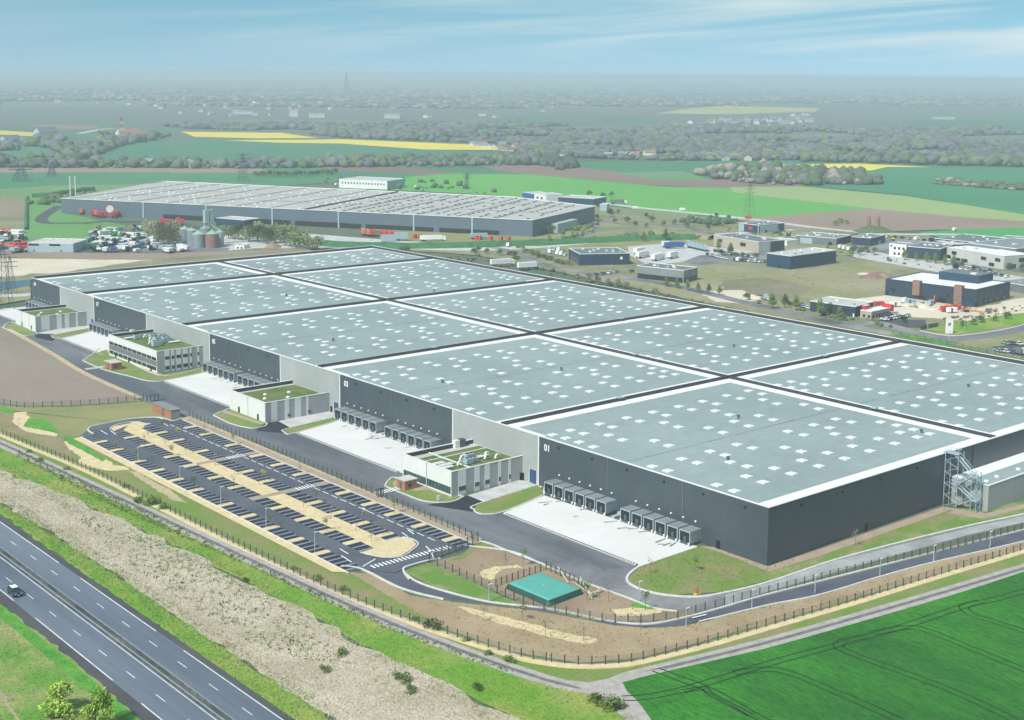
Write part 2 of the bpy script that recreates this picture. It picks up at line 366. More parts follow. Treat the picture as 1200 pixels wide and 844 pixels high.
# far fields: name, pixel outline, colour
def fld(name, pts, c1, c2=None, s=.01, lift=0, str_=None):
    m = mat(name+'_soil', c1, .95, .08, s, col2=c2, fine=.05, fscale=s*12, stretch=str_)
    return gpx(name, pts, m, lift)
z = .3
fl = [
 ('crop_field', [(-60,126),(200,124),(560,128),(760,126),(1260,124),(1260,146),(1000,152),(560,146),(-60,150)], (.10,.125,.10), (.13,.14,.12)),
 ('rapeseed_field', [(770,133),(800,128),(850,124),(960,127),(955,131),(850,134)], (.42,.38,.10), None),
 ('crop_field', [(560,136),(780,136),(760,144),(600,146)], (.07,.15,.08), None),
 ('crop_field', [(960,150),(1040,146),(1200,131),(1260,131),(1260,158),(1160,152),(1010,155)], (.05,.15,.08), None),
 ('crop_field', [(620,150),(700,147),(790,151),(730,156),(640,155)], (.12,.18,.10), None),
 ('crop_field', [(1120,160),(1260,157),(1260,166),(1130,167)], (.10,.19,.09), None),
 ('crop_field', [(250,140),(420,141),(520,146),(400,148),(280,146)], (.13,.18,.10), None),
 ('crop_field', [(860,158),(990,157),(1040,162),(930,166)], (.16,.18,.12), None),
 ('crop_field', [(0,120),(150,118),(260,121),(120,125),(0,125)], (.14,.18,.12), None),
 ('crop_field', [(1040,128),(1200,124),(1200,131),(1060,138)], (.08,.15,.09), None),
 ('crop_field', [(15,145),(130,145),(215,150),(200,160),(110,164),(40,156)], (.07,.16,.08), None),
 ('ploughed_field', [(30,146),(110,147),(120,151),(60,152)], (.24,.16,.12), None),
 ('crop_field', [(0,158),(55,163),(60,171),(20,178),(-60,176),(-60,158)], (.05,.17,.085), None),
 ('rapeseed_field', [(-60,150),(0,153),(48,156),(57,161),(0,158),(-60,157)], (.60,.52,.07), None),
 ('crop_field', [(0,172),(40,171),(82,185),(88,195),(-60,196),(-60,172)], (.06,.20,.10), None),
 ('crop_field', [(108,190),(125,176),(150,166),(300,163),(560,178),(640,186),(620,196),(300,197),(140,196)], (.045,.17,.085), (.06,.20,.10)),
 ('rapeseed_field', [(212,154.5),(330,156),(374,162),(300,162.4),(228,160.5)], (.72,.58,.06), None),
 ('rapeseed_field', [(262,164.6),(372,163.9),(400,163.4),(560,170),(636,176.3),(500,175.6),(400,168.5),(330,167.5)], (.72,.58,.06), None),
 ('crop_field', [(615,186),(680,190),(940,188),(1010,195),(860,210),(740,204),(640,198)], (.05,.19,.09), None),
 ('rapeseed_field', [(930,193),(1005,192),(1090,196),(1082,201),(1000,200)], (.75,.64,.05), None),
 ('ploughed_field', [(-60,196),(160,196),(330,198),(330,205),(-60,206)], (.27,.21,.16), None),
 ('crop_field', [(-60,203),(160,202),(400,204),(420,212),(250,224),(100,226),(-60,228)], (.045,.19,.085), (.07,.22,.09)),
 ('crop_field', [(-60,226),(60,218),(190,216),(230,222),(100,234),(-60,238)], (.15,.26,.09), None),
 ('ploughed_field', [(-60,235),(31,233),(33,272),(-60,272)], (.24,.19,.13), (.27,.22,.15)),
 ('crop_field', [(300,196),(560,197),(700,206),(560,212),(430,216),(330,206)], (.055,.19,.09), None),
 ('ploughed_field', [(355,196),(470,196),(560,205),(520,206),(400,200)], (.20,.13,.11), None),
 ('ploughed_field', [(560,195),(640,192),(760,206),(870,213),(950,217),(900,224),(760,217),(600,203)], (.21,.145,.12), (.23,.16,.13)),
 ('crop_field', [(720,203),(800,201),(836,212),(770,212)], (.12,.24,.10), None),
 ('crop_field', [(430,212),(520,204),(620,205),(780,219),(900,222),(1030,240),(1010,248),(900,257),(800,252),(690,238),(560,228),(430,222)], (.085,.34,.055), (.13,.36,.07)),
 ('crop_field', [(855,220),(940,219),(1060,230),(1200,251),(1260,260),(1260,268),(1200,262),(1030,246),(860,226)], (.25,.36,.12), (.29,.37,.15)),
 ('crop_field', [(940,218),(1040,196),(1200,197),(1260,200),(1260,262),(1200,252),(1060,229)], (.04,.20,.095), (.055,.23,.11)),
 ('ploughed_field', [(860,258),(1020,245),(1140,256),(1260,264),(1260,268),(1100,270),(1000,273),(930,268)], (.26,.185,.145), (.31,.235,.185)),
 ('crop_field', [(1075,273),(1120,270),(1260,265),(1260,300),(1150,290)], (.05,.29,.075), (.06,.32,.085)),
 ('meadow', [(690,240),(790,250),(880,262),(860,275),(700,272),(660,262)], (.16,.20,.10), (.22,.24,.14)),
]
for i, (nm, pts, a, b) in enumerate(fl):
    fld(nm, pts, a, b, .006, lift=.05+.012*i)
# the business park's own land: poor grass, yards and lanes
LV[0] = 110
gpx('scrub_land', [(-60,262),(60,250),(100,262),(420,300),(560,262),(700,250),(830,262),(1000,270),(1080,275),(1150,292),(1300,310),(1300,470),(1120,430),(900,372),(560,300),(440,292),(30,330),(-60,345)], M_['scrub'])
gpx('meadow', [(30,233),(60,228),(160,222),(72,250),(160,268),(220,272),(210,280),(180,290),(60,280),(28,292)], mat('lawn_green', (.10,.26,.06), .95, .1, .02, col2=(.13,.29,.08), fine=.1, fscale=.2))
gpx('meadow', [(430,262),(600,272),(800,272),(850,288),(640,296),(470,292)], M_['grass_olive'])
gpx('meadow', [(750,318),(810,306),(900,322),(1000,308),(1045,318),(1040,345),(950,352),(820,352),(760,336)], mat('waste_ground', (.23,.235,.10), .95, .1, .012, col2=(.32,.28,.19), thr=(.4,.62), fine=.15, fscale=.2))
gpx('bare_patch', [(845,330),(900,326),(950,338),(940,350),(890,354),(850,346)], mat('dark_soil', (.18,.165,.10), .95, .1, .02, col2=(.25,.22,.15), fine=.2, fscale=.3))
gpx('bare_patch', [(820,343),(870,341),(893,352),(870,357),(838,355)], M_['sand'])
gpx('bare_patch', [(1000,352),(1040,347),(1145,362),(1200,350),(1260,348),(1260,366),(1150,378),(1060,372)], M_['sand'])
gpx('yard', [(738,300),(735,290),(780,286),(832,290),(905,298),(890,305),(800,308),(760,312)], M_['concrete_worn'])
gpx('yard', [(820,300),(900,296),(905,304),(820,312),(800,308)], M_['asphalt_worn_curve'])
gpx('yard', [(1000,280),(1100,283),(1210,300),(1210,322),(1110,308),(1000,295)], M_['asphalt_worn_curve'])
gpx('yard', [(1000,290),(1060,303),(1150,318),(1200,326),(1200,334),(1110,322),(1000,302)], M_['concrete_worn'])
gpx('yard', [(1020,376),(1085,376),(1085,386),(1032,384)], M_['shoulder'])
gpx('yard', [(300,270),(480,284),(640,290),(560,294),(420,292),(300,292),(200,300),(175,296)], M_['concrete_worn'])
gpx('yard', [(60,293),(100,290),(200,283),(270,292),(260,300),(170,302),(60,302)], M_['asphalt_worn_curve'])
gpx('yard', [(-60,285),(35,286),(90,298),(60,303),(-60,304)], M_['asphalt_worn_curve'])
ribbon('road', GP([(480,292),(560,294),(640,290),(740,281),(830,276),(930,270)]), 7, M_['concrete_worn'])
ribbon('road', GP([(572,290),(600,296),(640,312),(690,321),(780,334),(900,362),(1000,384),(1080,398),(1220,420)]), 8, M_['asphalt_worn_curve'])
ribbon('road', GP([(690,236),(740,243),(830,252),(900,260),(960,268),(1040,275),(1130,276),(1220,285)]), 9, M_['concrete_worn'])
ribbon('road', GP([(660,283),(700,270),(690,262),(740,264),(800,266),(840,278)]), 7, M_['asphalt_worn_curve'])
ribbon('road', GP([(100,262),(55,262),(50,255),(70,242)]), 9, M_['shoulder'])
ribbon('road', GP([(95,263),(130,260),(180,262),(240,268)]), 9, M_['shoulder'])
ribbon('road', GP([(75,170),(85,177),(82,183),(105,194)]), 14, M_['asphalt_worn_curve'])
ribbon('road', GP([(92,157),(120,152),(144,151)]), 14, M_['concrete_worn'])
ribbon('road', GP([(1220,378),(1180,390),(1120,398),(1075,392),(1030,380),(1000,382)]), 8, M_['asphalt_worn_curve'])
kerb([(1220,375),(1180,387),(1120,395),(1078,389)], w=.8)
gpx('lawn', [(1085,388),(1120,393),(1180,384),(1260,370),(1260,362),(1180,370),(1110,382)], M_['grass_bright'])
gpx('lawn', [(1044,392),(1080,395),(1130,408),(1200,425),(1200,429),(1120,411),(1046,400)], M_['grass_lush'])
gpx('lawn', [(1100,404),(1150,404),(1200,396),(1200,404),(1150,410)], M_['grass_olive'])
gpx('yard', [(1160,408),(1260,400),(1260,424),(1200,420)], M_['shoulder'])
gpx('sand_strip', [(-60,300),(0,302),(170,304),(190,304),(60,322),(36,322),(0,330),(-60,332)], M_['sand'])
gpx('soil_strip', [(-60,297),(180,298),(320,294),(440,288),(300,298),(170,306),(0,304),(-60,303)], M_['soil_brown'])
gpx('dark_strip', [(-60,328),(0,326),(30,324),(36,340),(36,352),(0,358),(-60,366)], M_['scrub'])
gpx('water', [(-60,334),(0,332),(36,329),(36,336),(0,343),(-60,347)], mat('pond_liner', (.05,.10,.16), .25, .1, .3))
gpx('concrete_strip', [(-60,350),(36,345),(36,348),(-60,354)], M_['concrete_worn'])

# ------------------------------------------------------------------ the site in front of the warehouse
LV[0] = 0; STEP[0] = .002
gpx('bare_field', [(-90,352),(18,376),(10,384),(100,438),(165,470),(80,476),(0,475),(-90,474)], M_['bare_field'])
gpx('lawn', [(-90,474),(80,477),(180,470),(215,488),(195,492),(104,504),(94,511),(110,530),(300,622),(420,682),(0,508),(-90,470)], M_['grass_olive'])
gpx('verge', [(-90,470),(0,508),(94,511),(105,520),(250,595),(420,672),(600,765),(680,782),(750,775),(1200,645),(1300,612),(1300,645),(1200,663),(900,748),(745,790),(690,802),(600,782),(440,718),(300,658),(130,578),(0,516),(-90,480)], M_['grass_site'])
gpx('bare_earth', [(410,672),(440,672),(480,698),(535,706),(640,717),(757,736),(800,734),(960,697),(1093,659),(1200,634),(1300,606),(1300,617),(1200,643),(1050,687),(900,731),(750,771),(680,777),(600,764),(520,736)], M_['dirt'])
gpx('service_road', [(-60,355),(0,366),(60,391),(128,419),(200,447),(282,484),(350,507),(480,555),(540,582),(590,603),(690,648),(760,664),(735,680),(753,694),(781,699),(845,696),(900,682),(978,657),(1134,618),(1200,604),(1300,582),(1300,592),(1200,612),(1134,627),(1000,664),(900,693),(827,716),(794,717),(766,713),(735,701),(680,681),(640,664),(560,633),(440,583),(240,505),(165,468),(100,438),(10,386),(-60,350)], M_['asphalt_worn'])
gpx('service_road', [(680,655),(760,664),(735,680),(753,694),(781,699),(845,696),(900,682),(978,657),(1134,618),(1200,604),(1300,582),(1300,594),(1200,613),(1134,628),(1000,665),(900,694),(827,717),(794,718),(766,714),(735,702),(680,681),(640,664)], M_['asphalt_worn_curve'])
gpx('service_road', [(850,697),(900,683),(978,658),(1134,619),(1200,605),(1300,583),(1300,593),(1200,612),(1134,627),(1000,664),(900,693),(850,710)], mat('pale_road', (.24,.25,.26), .8, .1, .08, col2=(.40,.41,.42), fine=.1, fscale=1))
ground('service_road', [(-31,22),(-21.5,19),(-21.5,113),(-21.5,440),(-30,440)], M_['asphalt_worn'])
gpx('lane_asphalt', [(425,668),(470,689),(520,701),(600,711),(640,718),(720,733),(757,736),(800,733),(900,709),(960,697),(1030,676),(1093,659),(1200,634),(1300,608),(1300,598),(1200,622),(1093,649),(991,675),(900,698),(845,713),(795,725),(757,731),(712,728),(643,714),(573,706),(516,692),(473,672),(480,662),(500,655),(548,645),(560,636),(450,640)], M_['asphalt_new'])
gpx('bare_earth', [(560,634),(548,648),(503,660),(547,679),(617,709),(690,727),(766,730),(795,724),(820,717),(766,713),(735,702),(680,681),(640,665)], M_['dirt2'])
gpx('lawn', [(475,671),(480,664),(503,659),(530,672),(562,685),(590,700),(617,709),(668,722),(712,728),(643,714),(573,706),(516,692)], M_['grass_mixed'])
gpx('lawn', [(502,660),(535,655),(560,634),(600,648),(562,640),(545,655)], M_['grass_site'])
gpx('lawn', [(740,707),(757,706),(770,714),(750,715),(742,713)], M_['grass_lush'])
gpx('gravel_patch', [(716,714),(740,712),(774,714),(776,718),(760,721),(722,722)], M_['gravel_tan'])
gpx('gravel_patch', [(566,668),(580,664),(606,662),(612,666),(590,667),(580,674),(576,680),(562,675)], M_['gravel_tan'])
gpx('gravel_patch', [(536,711),(560,715),(610,728),(660,742),(698,748),(702,752),(690,755),(650,748),(600,735),(550,718)], M_['gravel_tan'])
gpx('gravel_patch', [(18,484),(30,483),(34,489),(40,492),(30,496),(27,500),(45,503),(68,509),(66,512),(40,509),(20,503),(15,495)], M_['gravel_tan'])
gpx('gravel_patch', [(73,518),(80,517),(100,528),(125,538),(132,545),(150,548),(152,551),(130,552),(105,548),(92,542),(95,536),(80,526)], M_['gravel_tan'])
gpx('lawn', [(28,498),(34,490),(55,492),(72,509),(45,503),(30,501)], M_['grass_lush'])
gpx('lawn', [(72,510),(85,514),(110,530),(125,538),(120,541),(100,530),(80,520)], M_['grass_lush'])
gpx('lawn', [(-90,452),(16,482),(14,495),(30,506),(72,514),(90,540),(0,502),(-90,466)], mat('verge_brown', (.20,.20,.08), .95, .1, .1, col2=(.28,.22,.14), fine=.2, fscale=1))
gpx('lawn', [(16,480),(0,476),(-60,466),(-60,472),(0,482),(15,486)], M_['grass_lush'])
gpx('gravel_patch', [(160,553),(200,575),(220,590),(200,585),(165,563),(150,552)], M_['gravel_tan2'])
gpx('lawn', [(735,681),(753,693),(781,698),(845,694),(900,681),(978,656),(1108,600),(1104,597),(960,646),(905,665),(862,650),(845,644),(818,641),(750,664)], M_['grass_site'])
gpx('lawn', [(896,684),(978,657),(1056,636),(1134,617),(1200,603),(1300,581),(1300,562),(1200,588),(1110,597),(960,645),(900,664)], M_['grass_mixed'])
gpx('lawn', [(905,668),(985,650),(1080,620),(1140,602),(1200,596),(1300,575),(1300,570),(1200,590),(1150,602),(1110,598),(960,645)], M_['grass_site'])
gpx('paving', [(818,640),(845,642),(900,664),(960,644),(1105,594),(1130,598),(1155,602),(1200,591),(1300,565),(1300,570),(1200,596),(1150,608),(1105,601),(960,652),(900,670),(845,648)], M_['path_pink'])
# concrete aprons of the dock yards
gpx('dock_apron', [(590,601),(638,581),(818,641),(750,664)], M_['concrete'])
ground('dock_apron', [(-22.7,113),(0,122),(0,179),(-4.6,177.5),(-22.7,170.5)], M_['concrete'])
ground('dock_apron', [(-22.7,209),(0,209),(0,268),(-5,268),(-22.7,262)], M_['concrete'])
ground('dock_apron', [(-20.5,318),(0,318),(0,373),(-20.5,369)], M_['concrete'])
ground('dock_apron', [(-21,408),(0,408),(0,450),(-21,450)], M_['concrete'])
for y0, y1 in ((19.5, 67.5), (114.5, 169.5), (210.5, 261), (319, 368.5), (409, 450)):
    x = -22.9 if y0 < 300 else -20.7
    ribbon('kerb', [(x, y0), (x, y1)], .9, M_['kerb'], 0, ZL()+.08, False)
    mb = MB()
    for k in range(int((y1-y0)/.9)): mb.box(x-.38, x+.38, y0+k*.9, y0+k*.9+.4, ZL()+.05, ZL()+.1, M_['black'])
    tag(mb.build('drain_channel'), kind='structure')
# office forecourts
gpx('dark_asphalt', [(520,589),(541,583),(549,581),(570,589),(558,593),(554,600),(500,592)], M_['asphalt_dark'])
gpx('dark_asphalt', [(309,497),(327,494),(340,500),(332,504),(334,508),(300,505)], M_['asphalt_dark'])
gpx('dark_asphalt', [(40,391),(62,388),(75,394),(60,400),(42,396)], M_['asphalt_dark'])
gpx('forecourt', [(548,581),(608,563),(632,566),(640,570),(570,590)], M_['concrete_worn'])
gpx('forecourt', [(326,494),(386,480),(396,484),(396,490),(343,503)], M_['concrete_worn'])
gpx('forecourt', [(42,391),(105,378),(110,384),(78,393),(62,392)], M_['concrete_worn'])
isl = [[(555,597),(558,592),(630,569),(637,577),(634,582),(590,600),(568,603),(558,601)],
       [(332,506),(336,503),(394,489),(396,493),(345,508),(336,509)],
       [(250,487),(262,482),(275,480),(312,496),(300,502),(286,501),(268,496)],
       [(451,570),(456,563),(468,561),(535,580),(540,584),(526,589),(498,588),(475,580)],
       [(97,423),(108,416),(124,410),(186,440),(240,431),(241,436),(200,445),(176,447),(150,441),(120,433)],
       [(3,384),(14,378),(42,390),(38,393),(25,393)],
       [(60,394),(78,390),(106,385),(108,388),(70,397)]]
for q in isl:
    gpx('lawn', q, M_['grass_site']); kerb(q+[q[0]], w=.4)
gpx('paving', [(460,566),(470,560),(532,579),(528,584),(505,581),(478,573),(462,572)], M_['path_pink'])
gpx('lawn', [(484,576),(500,574),(527,582),(518,586),(498,586)], M_['grass_site'])
gpx('paving', [(125,413),(128,410),(190,439),(186,442)], M_['path_pink'])
gpx('paving', [(262,481),(310,497),(306,498),(262,484)], M_['path_pink'])
kerb([(750,664),(741,670),(735,677),(737,684),(753,692),(781,698),(817,700),(845,696),(900,683),(978,657),(1056,636),(1134,617),(1200,603),(1290,583)], w=.6)
kerb([(545,640),(600,647),(640,664),(680,681),(707,691),(735,701),(766,713),(794,717)], w=.35)
kerb([(560,634),(575,638),(600,648),(640,663)], w=.4)
kerb([(480,680),(473,670),(476,665),(500,658),(516,655)], w=.5)
kerb([(475,673),(488,682),(516,692),(573,706),(643,714),(712,728),(757,732),(795,726),(845,713),(900,697),(991,674),(1093,648),(1200,621),(1290,598)], w=.5)
kerb([(400,664),(425,668),(470,690),(520,703)], w=.5)
kerb([(830,727),(900,710),(960,698),(1030,677),(1093,660),(1200,635),(1290,611)], w=.4)
ribbon('gravel_edge', GP([(10,386),(60,414),(100,438),(165,467)]), 2.2, M_['gravel_tan2'])
# ------------------------------------------------------------------ car park
TOP = [(94,511),(110,509),(104,505),(108,501),(125,497),(155,491.5),(180,490),(192,491.5),(203,494),(213,491)]
lot = [p.to_2d() for p in GP(TOP)]+[Vector((-43.6, 205)), Vector((-43.6, 53.5)), G(545,641).to_2d(), G(500,660).to_2d(), G(462,672).to_2d(), G(425,668).to_2d(), Vector((-77.8, 58))]
ground('car_park_asphalt', lot, M_['asphalt_new'])
ground('gravel_strip', [(-43.6,207.5),(-39.2,209.5),(-39.6,56),(-43.6,54)], M_['gravel_tan2'])
ground('gravel_strip', [(-80.4,206),(-77.8,206),(-77.8,57.5),(-80.2,60)], M_['gravel_tan'])
ground('footpath', [(-42.9,206),(-40.7,206),(-40.7,54),(-42.9,54)], M_['path_pink'])
ground('median_strip', [(-64,206)]+[G(*p).to_2d() for p in [(155,494.5),(170,496)]]+[(-58.6,203),(-58.6,71.5),(-54.1,69),(-53.4,66),(-54.5,62.8),(-58,60.5),(-62,58.8),(-65.5,60),(-68,64.5),(-68,66.5),(-64,67)], M_['gravel_tan'])
gpx('median_strip', [(130,503),(134,500),(150,497),(178,496.5),(165,501),(150,499),(140,503),(133,506)], M_['gravel_tan'])
kerb([(-68.2,66.6),(-66,60.6),(-62,58.2),(-58,60),(-54.3,62.4),(-53.2,66),(-54.1,69)], px=False, w=.3)
kerb([(129,504),(131,501),(138,498),(150,495.5),(165,495)], w=.35)
kerb([(110,509),(103.5,505),(107,500.5),(125,496.5),(155,491),(180,489.5),(192,491),(203,493.5),(214,490)], w=.4)
kerb([(-77.8,206),(-77.8,57)], px=False, w=.3, sm=False); kerb([(-43.7,206),(-43.7,54.5)], px=False, w=.3, sm=False)
rows = [(-77.6,-73.4, [72,83.5,95,106.6,118.5,134.8,146.6,158.3,170,185.5,196.9], 59, 206.5),
        (-68.1,-64.0, [73.6,84.3,95.9,107.8,130.5,142,157,169,184.8,196.3], 67.5, 204),
        (-58.6,-54.2, [73.1,83.6,94.4,105.3,130,141.5,168.4,184.1,195.4], 70, 204.5),
        (-48.1,-43.7, [60.5,73.3,85,95.5,107.8,130,142,154,169,185.2,195.9], 55.5, 206)]
islands = []
stall = MB(); strip = MB(); isb = MB()
zs = ZL()+.01
for ri, (x0, x1, ys, ya, yb) in enumerate(rows):
    e = [ya]+[v for y in ys for v in (y-.75, y+.75)]+[yb]
    cross = [(117.2, 119.8), (155.8, 158.4)] if ri in (1, 2, 3) else []
    for k in range(0, len(e), 2):
        segs = [(e[k], e[k+1])]
        for c0, c1 in cross: segs = [q for a, b in segs for q in ((a, min(b, c0)), (max(a, c1), b)) if q[1]-q[0] > 1.5]
        for a, b in segs:
            stall.face([(x0, a, zs), (x1, a, zs), (x1, b, zs), (x0, b, zs)], M_['stall'])
            n = max(1, round((b-a)/2.5))
            for j in range(n+1):
                y = a+(b-a)*j/n; w = .33
                strip.face([(x0, y-w, zs+.004), (x1, y-w, zs+.004), (x1, y+w, zs+.004), (x0, y+w, zs+.004)], M_['stall_strip'])
    for y in ys:
        isb.prism([(x0, y-.85), (x0+.3, y-1), (x1-.4, y-1), (x1, y-.6), (x1, y+.6), (x1-.4, y+1), (x0+.3, y+1), (x0, y+.85)], 0, zs+.12, M_['kerb'], M_['gravel_tan']); islands.append((x0, x1, y, ri))
tag(stall.build('parking_bay'), kind='structure'); tag(strip.build('bay_marking'), kind='structure'); tag(isb.build('planting_strip'), kind='structure')
LV[0] += 10
for y in (118.5, 157.1):
    ground('footpath', [(-68.2,y-1.1),(-53.8,y-1.1),(-53.8,y+1.1),(-68.2,y+1.1)], M_['path_pink'])
    ground('footpath', [(-48.2,y-1.1),(-40,y-1.1),(-40,y+1.1),(-48.2,y+1.1)], M_['path_pink'])
pm = MB(); zp = ZL()+.004
def dash(mb, a, b, w, z, m='paint'): 
    a = Vector(a[:2]); b = Vector(b[:2]); d = (b-a).normalized(); q = Vector((-d.y, d.x))*w/2
    mb.face([(*(a+q), z), (*(a-q), z), (*(b-q), z), (*(b+q), z)], M_[m])
for y in (118.5, 157.1):
    for k in range(6): dash(pm, (-53.6+k*.95, y-1.3), (-53.6+k*.95, y+1.3), .5, zp)
y = 62
while y < 203:
    dash(pm, (-49.6, y), (-49.6, y+3), .28, zp); y += 4.3
a, b = G(505, 658), G(533, 637)
a = G(500,661); c = G(555,637)
for k in range(26):                                   # long crossing at the car park's exit
    P = G(503, 659.5).lerp(G(558, 640.5), 0) if 0 else None
aa, bb = G(437, 665), G(530, 641)
d = (bb-aa); n_ = Vector((-d.y, d.x, 0)).normalized(); nn = int(d.length/1.05)
for k in range(nn):
    p = aa+d*k/nn; dash(pm, p-n_*1.0, p+n_*1.0, .5, zp)
for q in [((400,652),(412,660)),((398,644),(408,650)),((425,665),(440,656)),((499,641),(506,648)),((471,625),(478,630)),((478,622),(485,627)),((425,596),(431,600)),((505,647),(508,655))]:
    dash(pm, G(*q[0]), G(*q[1]), .3, zp)
for q in [((118,505),(126,510)),((129,505),(136,510)),((185,489),(190,492)),((192,497),(197,500))]: dash(pm, G(*q[0]), G(*q[1]), .3, zp)
LV[0] += 3
# pedestrian crossings on the service road
for c_ in ((456, 576), (113, 432)):
    p = G(*c_)
    for k in range(9): dash(pm, (p.x-4+k*.95, p.y-1.4), (p.x-4+k*.95, p.y+1.4), .5, zp+.1)
dash(pm, G(700,733.5), G(722,729), .0, zp)
dash(pm, G(811,726), G(828,722), .35, zp+.15); dash(pm, G(819,730), G(836,726), .35, zp+.15)
tag(pm.build('road_marking'), kind='structure')

# ------------------------------------------------------------------ outer fence strip, track, scrub slope, motorway
OF = GP([(-80,468),(0,508),(100,550),(200,600),(300,650),(400,697),(500,735),(600,767),(640,776),(680,780),(720,779),(750,775),(820,758),(900,735),(1000,706),(1100,675),(1200,645),(1300,613)])
ribbon('gravel_strip', OF, 2.0, M_['gravel_tan'], off=-.6)
TR = GP([(-80,484),(0,520),(130,580),(300,660),(450,728),(600,785),(690,808),(742,793),(820,774),(900,754),(1000,726),(1100,697),(1200,667),(1300,636)])
gpx('verge', [(-80,490),(0,525),(130,585),(300,665),(450,734),(600,791),(720,822),(770,860),(640,860),(460,775),(330,705),(215,645),(100,592),(0,552),(-80,520)], M_['grass_bright'])
gpx('scrub_slope', [(-80,520),(0,552),(100,592),(215,645),(330,705),(460,775),(650,870),(440,880),(370,832),(230,740),(110,658),(0,590),(-80,545)], M_['brush'])
gpx('verge', [(-80,545),(0,590),(110,658),(230,740),(370,832),(440,880),(400,890),(330,840),(200,745),(100,675),(0,603),(-80,550)], M_['grass_bright'])
ribbon('track', TR, 4.0, M_['track_edge']); ribbon('track', TR, .0+1.1, M_['track_mid'])
gpx('track', [(650,797),(690,801),(735,792),(780,784),(745,797),(730,802),(735,812),(790,860),(750,860),(700,815)], M_['track_edge'])
ribbon('track', GP([(690,806),(720,815),(760,845),(790,870)]), 3.6, M_['track_edge'])
y0, y1 = -260, 420
def mway(name, xa, xb, m): ground(name, [(xa,y0),(xb,y0),(xb,y1),(xa,y1)], m)
mway('motorway', -145.2, -124.4, M_['motorway'])
mway('hard_shoulder', -125.9, -124.4, M_['shoulder']); mway('hard_shoulder', -145.2, -142.6, M_['shoulder'])
mway('central_reservation', -134.7, -132.9, M_['median'])
pm = MB(); zp = ZL()+.004
for x in (-132.6, -135.1): dash(pm, (x, y0), (x, y1), .2, zp, 'paint_worn')
y = 84.6-12.45*25
while y < 400:
    dash(pm, (-129.3, y), (-129.3, y+3.6), .2, zp, 'paint_worn'); dash(pm, (-138.8, y-10.4), (-138.8, y-6.7), .2, zp, 'paint_worn'); y += 12.45
y = 54.4-49.8*5
while y < 400:
    dash(pm, (-126.1, y), (-126.1, y+37.7), .26, zp, 'paint_worn'); dash(pm, (-142.4, y-15.9), (-142.4, y+21.8), .26, zp, 'paint_worn'); y += 49.8
tag(pm.build('lane_marking'), kind='structure')
gpx('verge', [(-80,640),(0,708),(80,770),(175,857),(240,920),(-80,920)], M_['grass_south'])
ribbon('verge', [(-146.6, 200), (-146.6, -60)], 2.6, M_['grass_lush'], sm=False)
ribbon('footway', GP([(-5,805),(8,825),(24,850)]), .5, M_['path_pink'])
# ------------------------------------------------------------------ wheat field with tramlines
wheat = mat('wheat', (.006,.085,.005), .9, .1, .03, col2=(.035,.22,.012), thr=(.32,.7), fine=.42, fscale=1.6, bump=.35, bscale=1.1, stretch=(1,.4,1), rot=R(-25))
ground('wheat_field', [(-69.5,-22.2),(-62,-23.6),(-36.5,-29.6),(12.2,-37),(42.5,-40),(77,-43),(300,-62),(300,-330),(-120,-330),(-79,-42),(-73,-30)], wheat)
tl = MB(); zt = ZL()
def tram(pts, w=1.9):
    P = smooth_line(GP(pts), 8)
    for o in (-w/2, w/2): ribbon_mb(tl, P, .32, 0, zt+.02, M_['tramline'], o)
tram([(730,820),(760,818),(795,811),(817,805),(850,795),(881,785),(930,771),(982,757),(1057,736),(1129,712),(1165,704),(1200,694),(1260,678)])
tram([(768,786),(800,798),(835,812),(892,844),(930,862)])
tram([(860,790),(900,786),(930,792),(985,815),(1055,846)])
tram([(1010,748),(986,754),(990,764),(1068,793),(1130,817),(1190,846)])
tram([(1020,744),(1061,737),(1085,740),(1140,762),(1200,786),(1260,806)])
tram([(1150,706),(1130,712),(1138,721),(1165,730),(1200,741),(1260,760)])
tram([(800,812),(825,808),(833,815),(880,840)], 1.2)
tag(tl.build('tramline'), kind='structure')

# ------------------------------------------------------------------ the big warehouse
sk = MB(); r_ = random.Random(8)
for k in range(34):
    x, y = r_.uniform(-12, -5.5), r_.choice([r_.uniform(22, 70), r_.uniform(122, 172), r_.uniform(212, 258)]); a = r_.uniform(-.6, .3); l_ = r_.uniform(1, 4)
    sk.face([(x, y, ZL()+.02), (x+l_, y+a*l_, ZL()+.02), (x+l_, y+a*l_+.22, ZL()+.02), (x, y+.35, ZL()+.02)], M_['slate'])
tag(sk.build('tyre_marks'), kind='structure')
H = 14.0
YS = [0, 96.8, 193.9, 292.6, 389.1, 447.1]; XM, XW = 98.6, 197.1
wh = thing('warehouse', 'huge grey warehouse with pale green flat roof in ten sections, filling the centre', 'warehouse')
bands = [(0, 80, 'wall_dark'), (80, 119, 'wall_light'), (119, 179.4, 'wall_dark'), (179.4, 217.8, 'wall_light'), (217.8, 269.4, 'wall_dark'), (269.4, 324, 'wall_light'), (324, 375.6, 'wall_dark'), (375.6, 413.4, 'wall_light'), (413.4, 447.1, 'wall_dark')]
for a, b, m in bands:
    MB().box(0, .5, a, b, 0, H, M_[m]).build('wall', wh)
    if m == 'wall_light':
        for q in (a, b-.45): MB().box(-.06, .3, q, q+.45, 0, H-.01, M_['white_panel']).build('corner_trim', wh)
MB().box(.5, XW, -.0, .5, 0, H, M_['wall_dark']).build('wall', wh)
MB().box(XW-.5, XW, .5, YS[5], 0, H, M_['wall_dark']).build('wall', wh)
MB().box(.5, XW-.5, YS[5]-.5, YS[5], 0, H, M_['wall_dark']).build('wall', wh)
zr = H-.5
